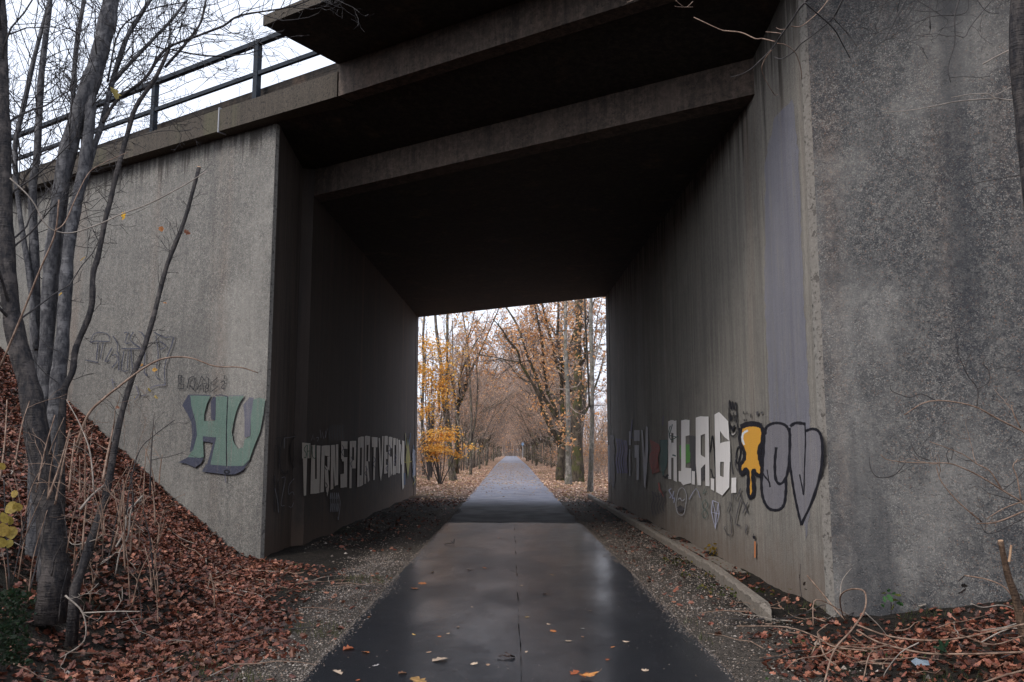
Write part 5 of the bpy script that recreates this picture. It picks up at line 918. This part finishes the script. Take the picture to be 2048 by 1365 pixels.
limb_tree('thin straight trunk at the left tunnel mouth', 52, (VC([(90, 1210), (85, 1000), (80, 900), (80, 750), (90, 500), (85, 300), (100, 100), (110, -60)]), [8, 7, 6, 6, 6, 5, 4, 3]), [], m_bark_t, 200, YEL, 36, tn=16, tl=2.)
limb_tree('slim twiggy tree behind the leaning twin trunk', 60, (VC([(395, 1140), (392, 1000), (400, 850), (390, 600), (380, 400), (350, 200), (330, 60)]), [6, 5, 5, 4, 4, 3, 2]), [(VC([(400, 1000), (430, 800), (440, 600), (420, 400)]), [4, 3, 3, 2]), (VC([(345, 1000), (300, 800), (280, 500), (275, 200)]), [4, 3, 3, 2])], m_bark_t, 500, PNK, 37, .15, tn=16, tl=2.4)
# yellow maple bushes left
def maple(lab, cx, cy, Y, w, h, n, seed, pal=YEL):
    rg = np.random.default_rng(seed); base = on_ground(cx, 985); base = atY(cx, 903+1.6*FPX/Y, Y); base[2] = float(T(base[0], base[1])); root = thing('maple_bush', base, lab, 'bush'); m, lv, tips = MB(), MB(), []
    ctr = atY(cx, cy, Y); W_, H_ = w/FPX*Y, h/FPX*Y
    for _ in range(9):
        e = ctr+np.array([rg.normal(0, W_*.3), rg.normal(0, W_*.3), rg.normal(0, H_*.25)]); m.tube(curve([base-(0, 0, .1), (base+e)/2+rg.normal(0, .15, 3), e]), np.linspace(.035, .01, 9), 5); grow(m, e, rg.normal(0, 1, 3), W_*.4, .01, 2, rg, {0: 3, 1: 3, 2: 4}, .1, .25, 4, .6, tips, None, .005)
    P = []
    for _ in range(26):
        c_ = ctr+np.array([rg.normal(0, W_*.33), rg.normal(0, W_*.33), rg.normal(0, H_*.3)]); P.append(c_+rg.normal(0, 1, (n//26, 3))*(W_*.14, W_*.14, H_*.05))
    leaves(lv, np.vstack(P), .13, lcol(len(np.vstack(P)), rg, pal), rg, .6); put('stems', m, m_twig_d, root); put('leaves', lv, m_crown, root)
maple('bright yellow maple bush low beside the left tunnel mouth', 880, 895, 42, 75, 65, 1500, 41); maple('tall yellow leaved maple behind the left tunnel mouth', 858, 765, 46, 62, 140, 2000, 42); maple('sparse yellow leaved maple above the left tunnel mouth', 862, 690, 50, 70, 80, 420, 43)
# distant wood
rg = np.random.default_rng(90); m = MB(); lv = MB(); P = []
for _ in range(760):
    x = rg.uniform(-80, 80) if _ < 700 else rg.uniform(-4, 4); y = rg.uniform(335, 370) if abs(x) > 3 else rg.uniform(300, 330); H = rg.uniform(9, 17); m.tube([(x, y, -.5), (x+rg.normal(0, .5), y, H*.6), (x+rg.normal(0, 1.2), y, H)], [.2, .12, .04], 4, cap=False); P.append(np.stack([x+rg.normal(0, 1.8, 24), y+rg.normal(0, 1.5, 24), rg.uniform(.1, 1, 24)*H], -1))
leaves(lv, np.vstack(P), .7, lcol(len(np.vstack(P)), rg, PNK*.9), rg, 1.2, True); W_ = put('far_wood', m, m_twig_a, kind='stuff', label='distant bare wood closing the end of the avenue'); put('far_foliage', lv, m_crown, W_, local=True)
# round blue cycle sign on a post
sg_ = thing('road_sign', (2.75, 200, 0), 'small round blue path sign on a grey post far down the right verge', 'sign')
m = MB(); m.tube([(2.75, 200, -.1), (2.75, 200, 3.7)], .05, 8); put('post', m, plain('post_grey', (.4, .4, .42)), sg_)
m = MB(); m.tube([(2.75, 199.93, 3.35), (2.75, 199.90, 3.35)], .33, 24); put('sign_disc', m, plain('sign_blue', (.05, .3, .6)), sg_)
m = MB(); m.tube([(2.69, 199.885, 3.15), (2.69, 199.885, 3.5)], .03, 4); m.tube([(2.82, 199.885, 3.15), (2.82, 199.885, 3.4)], .03, 4); put('sign_symbol', m, plain('sign_white', (.8, .8, .8)), sg_)
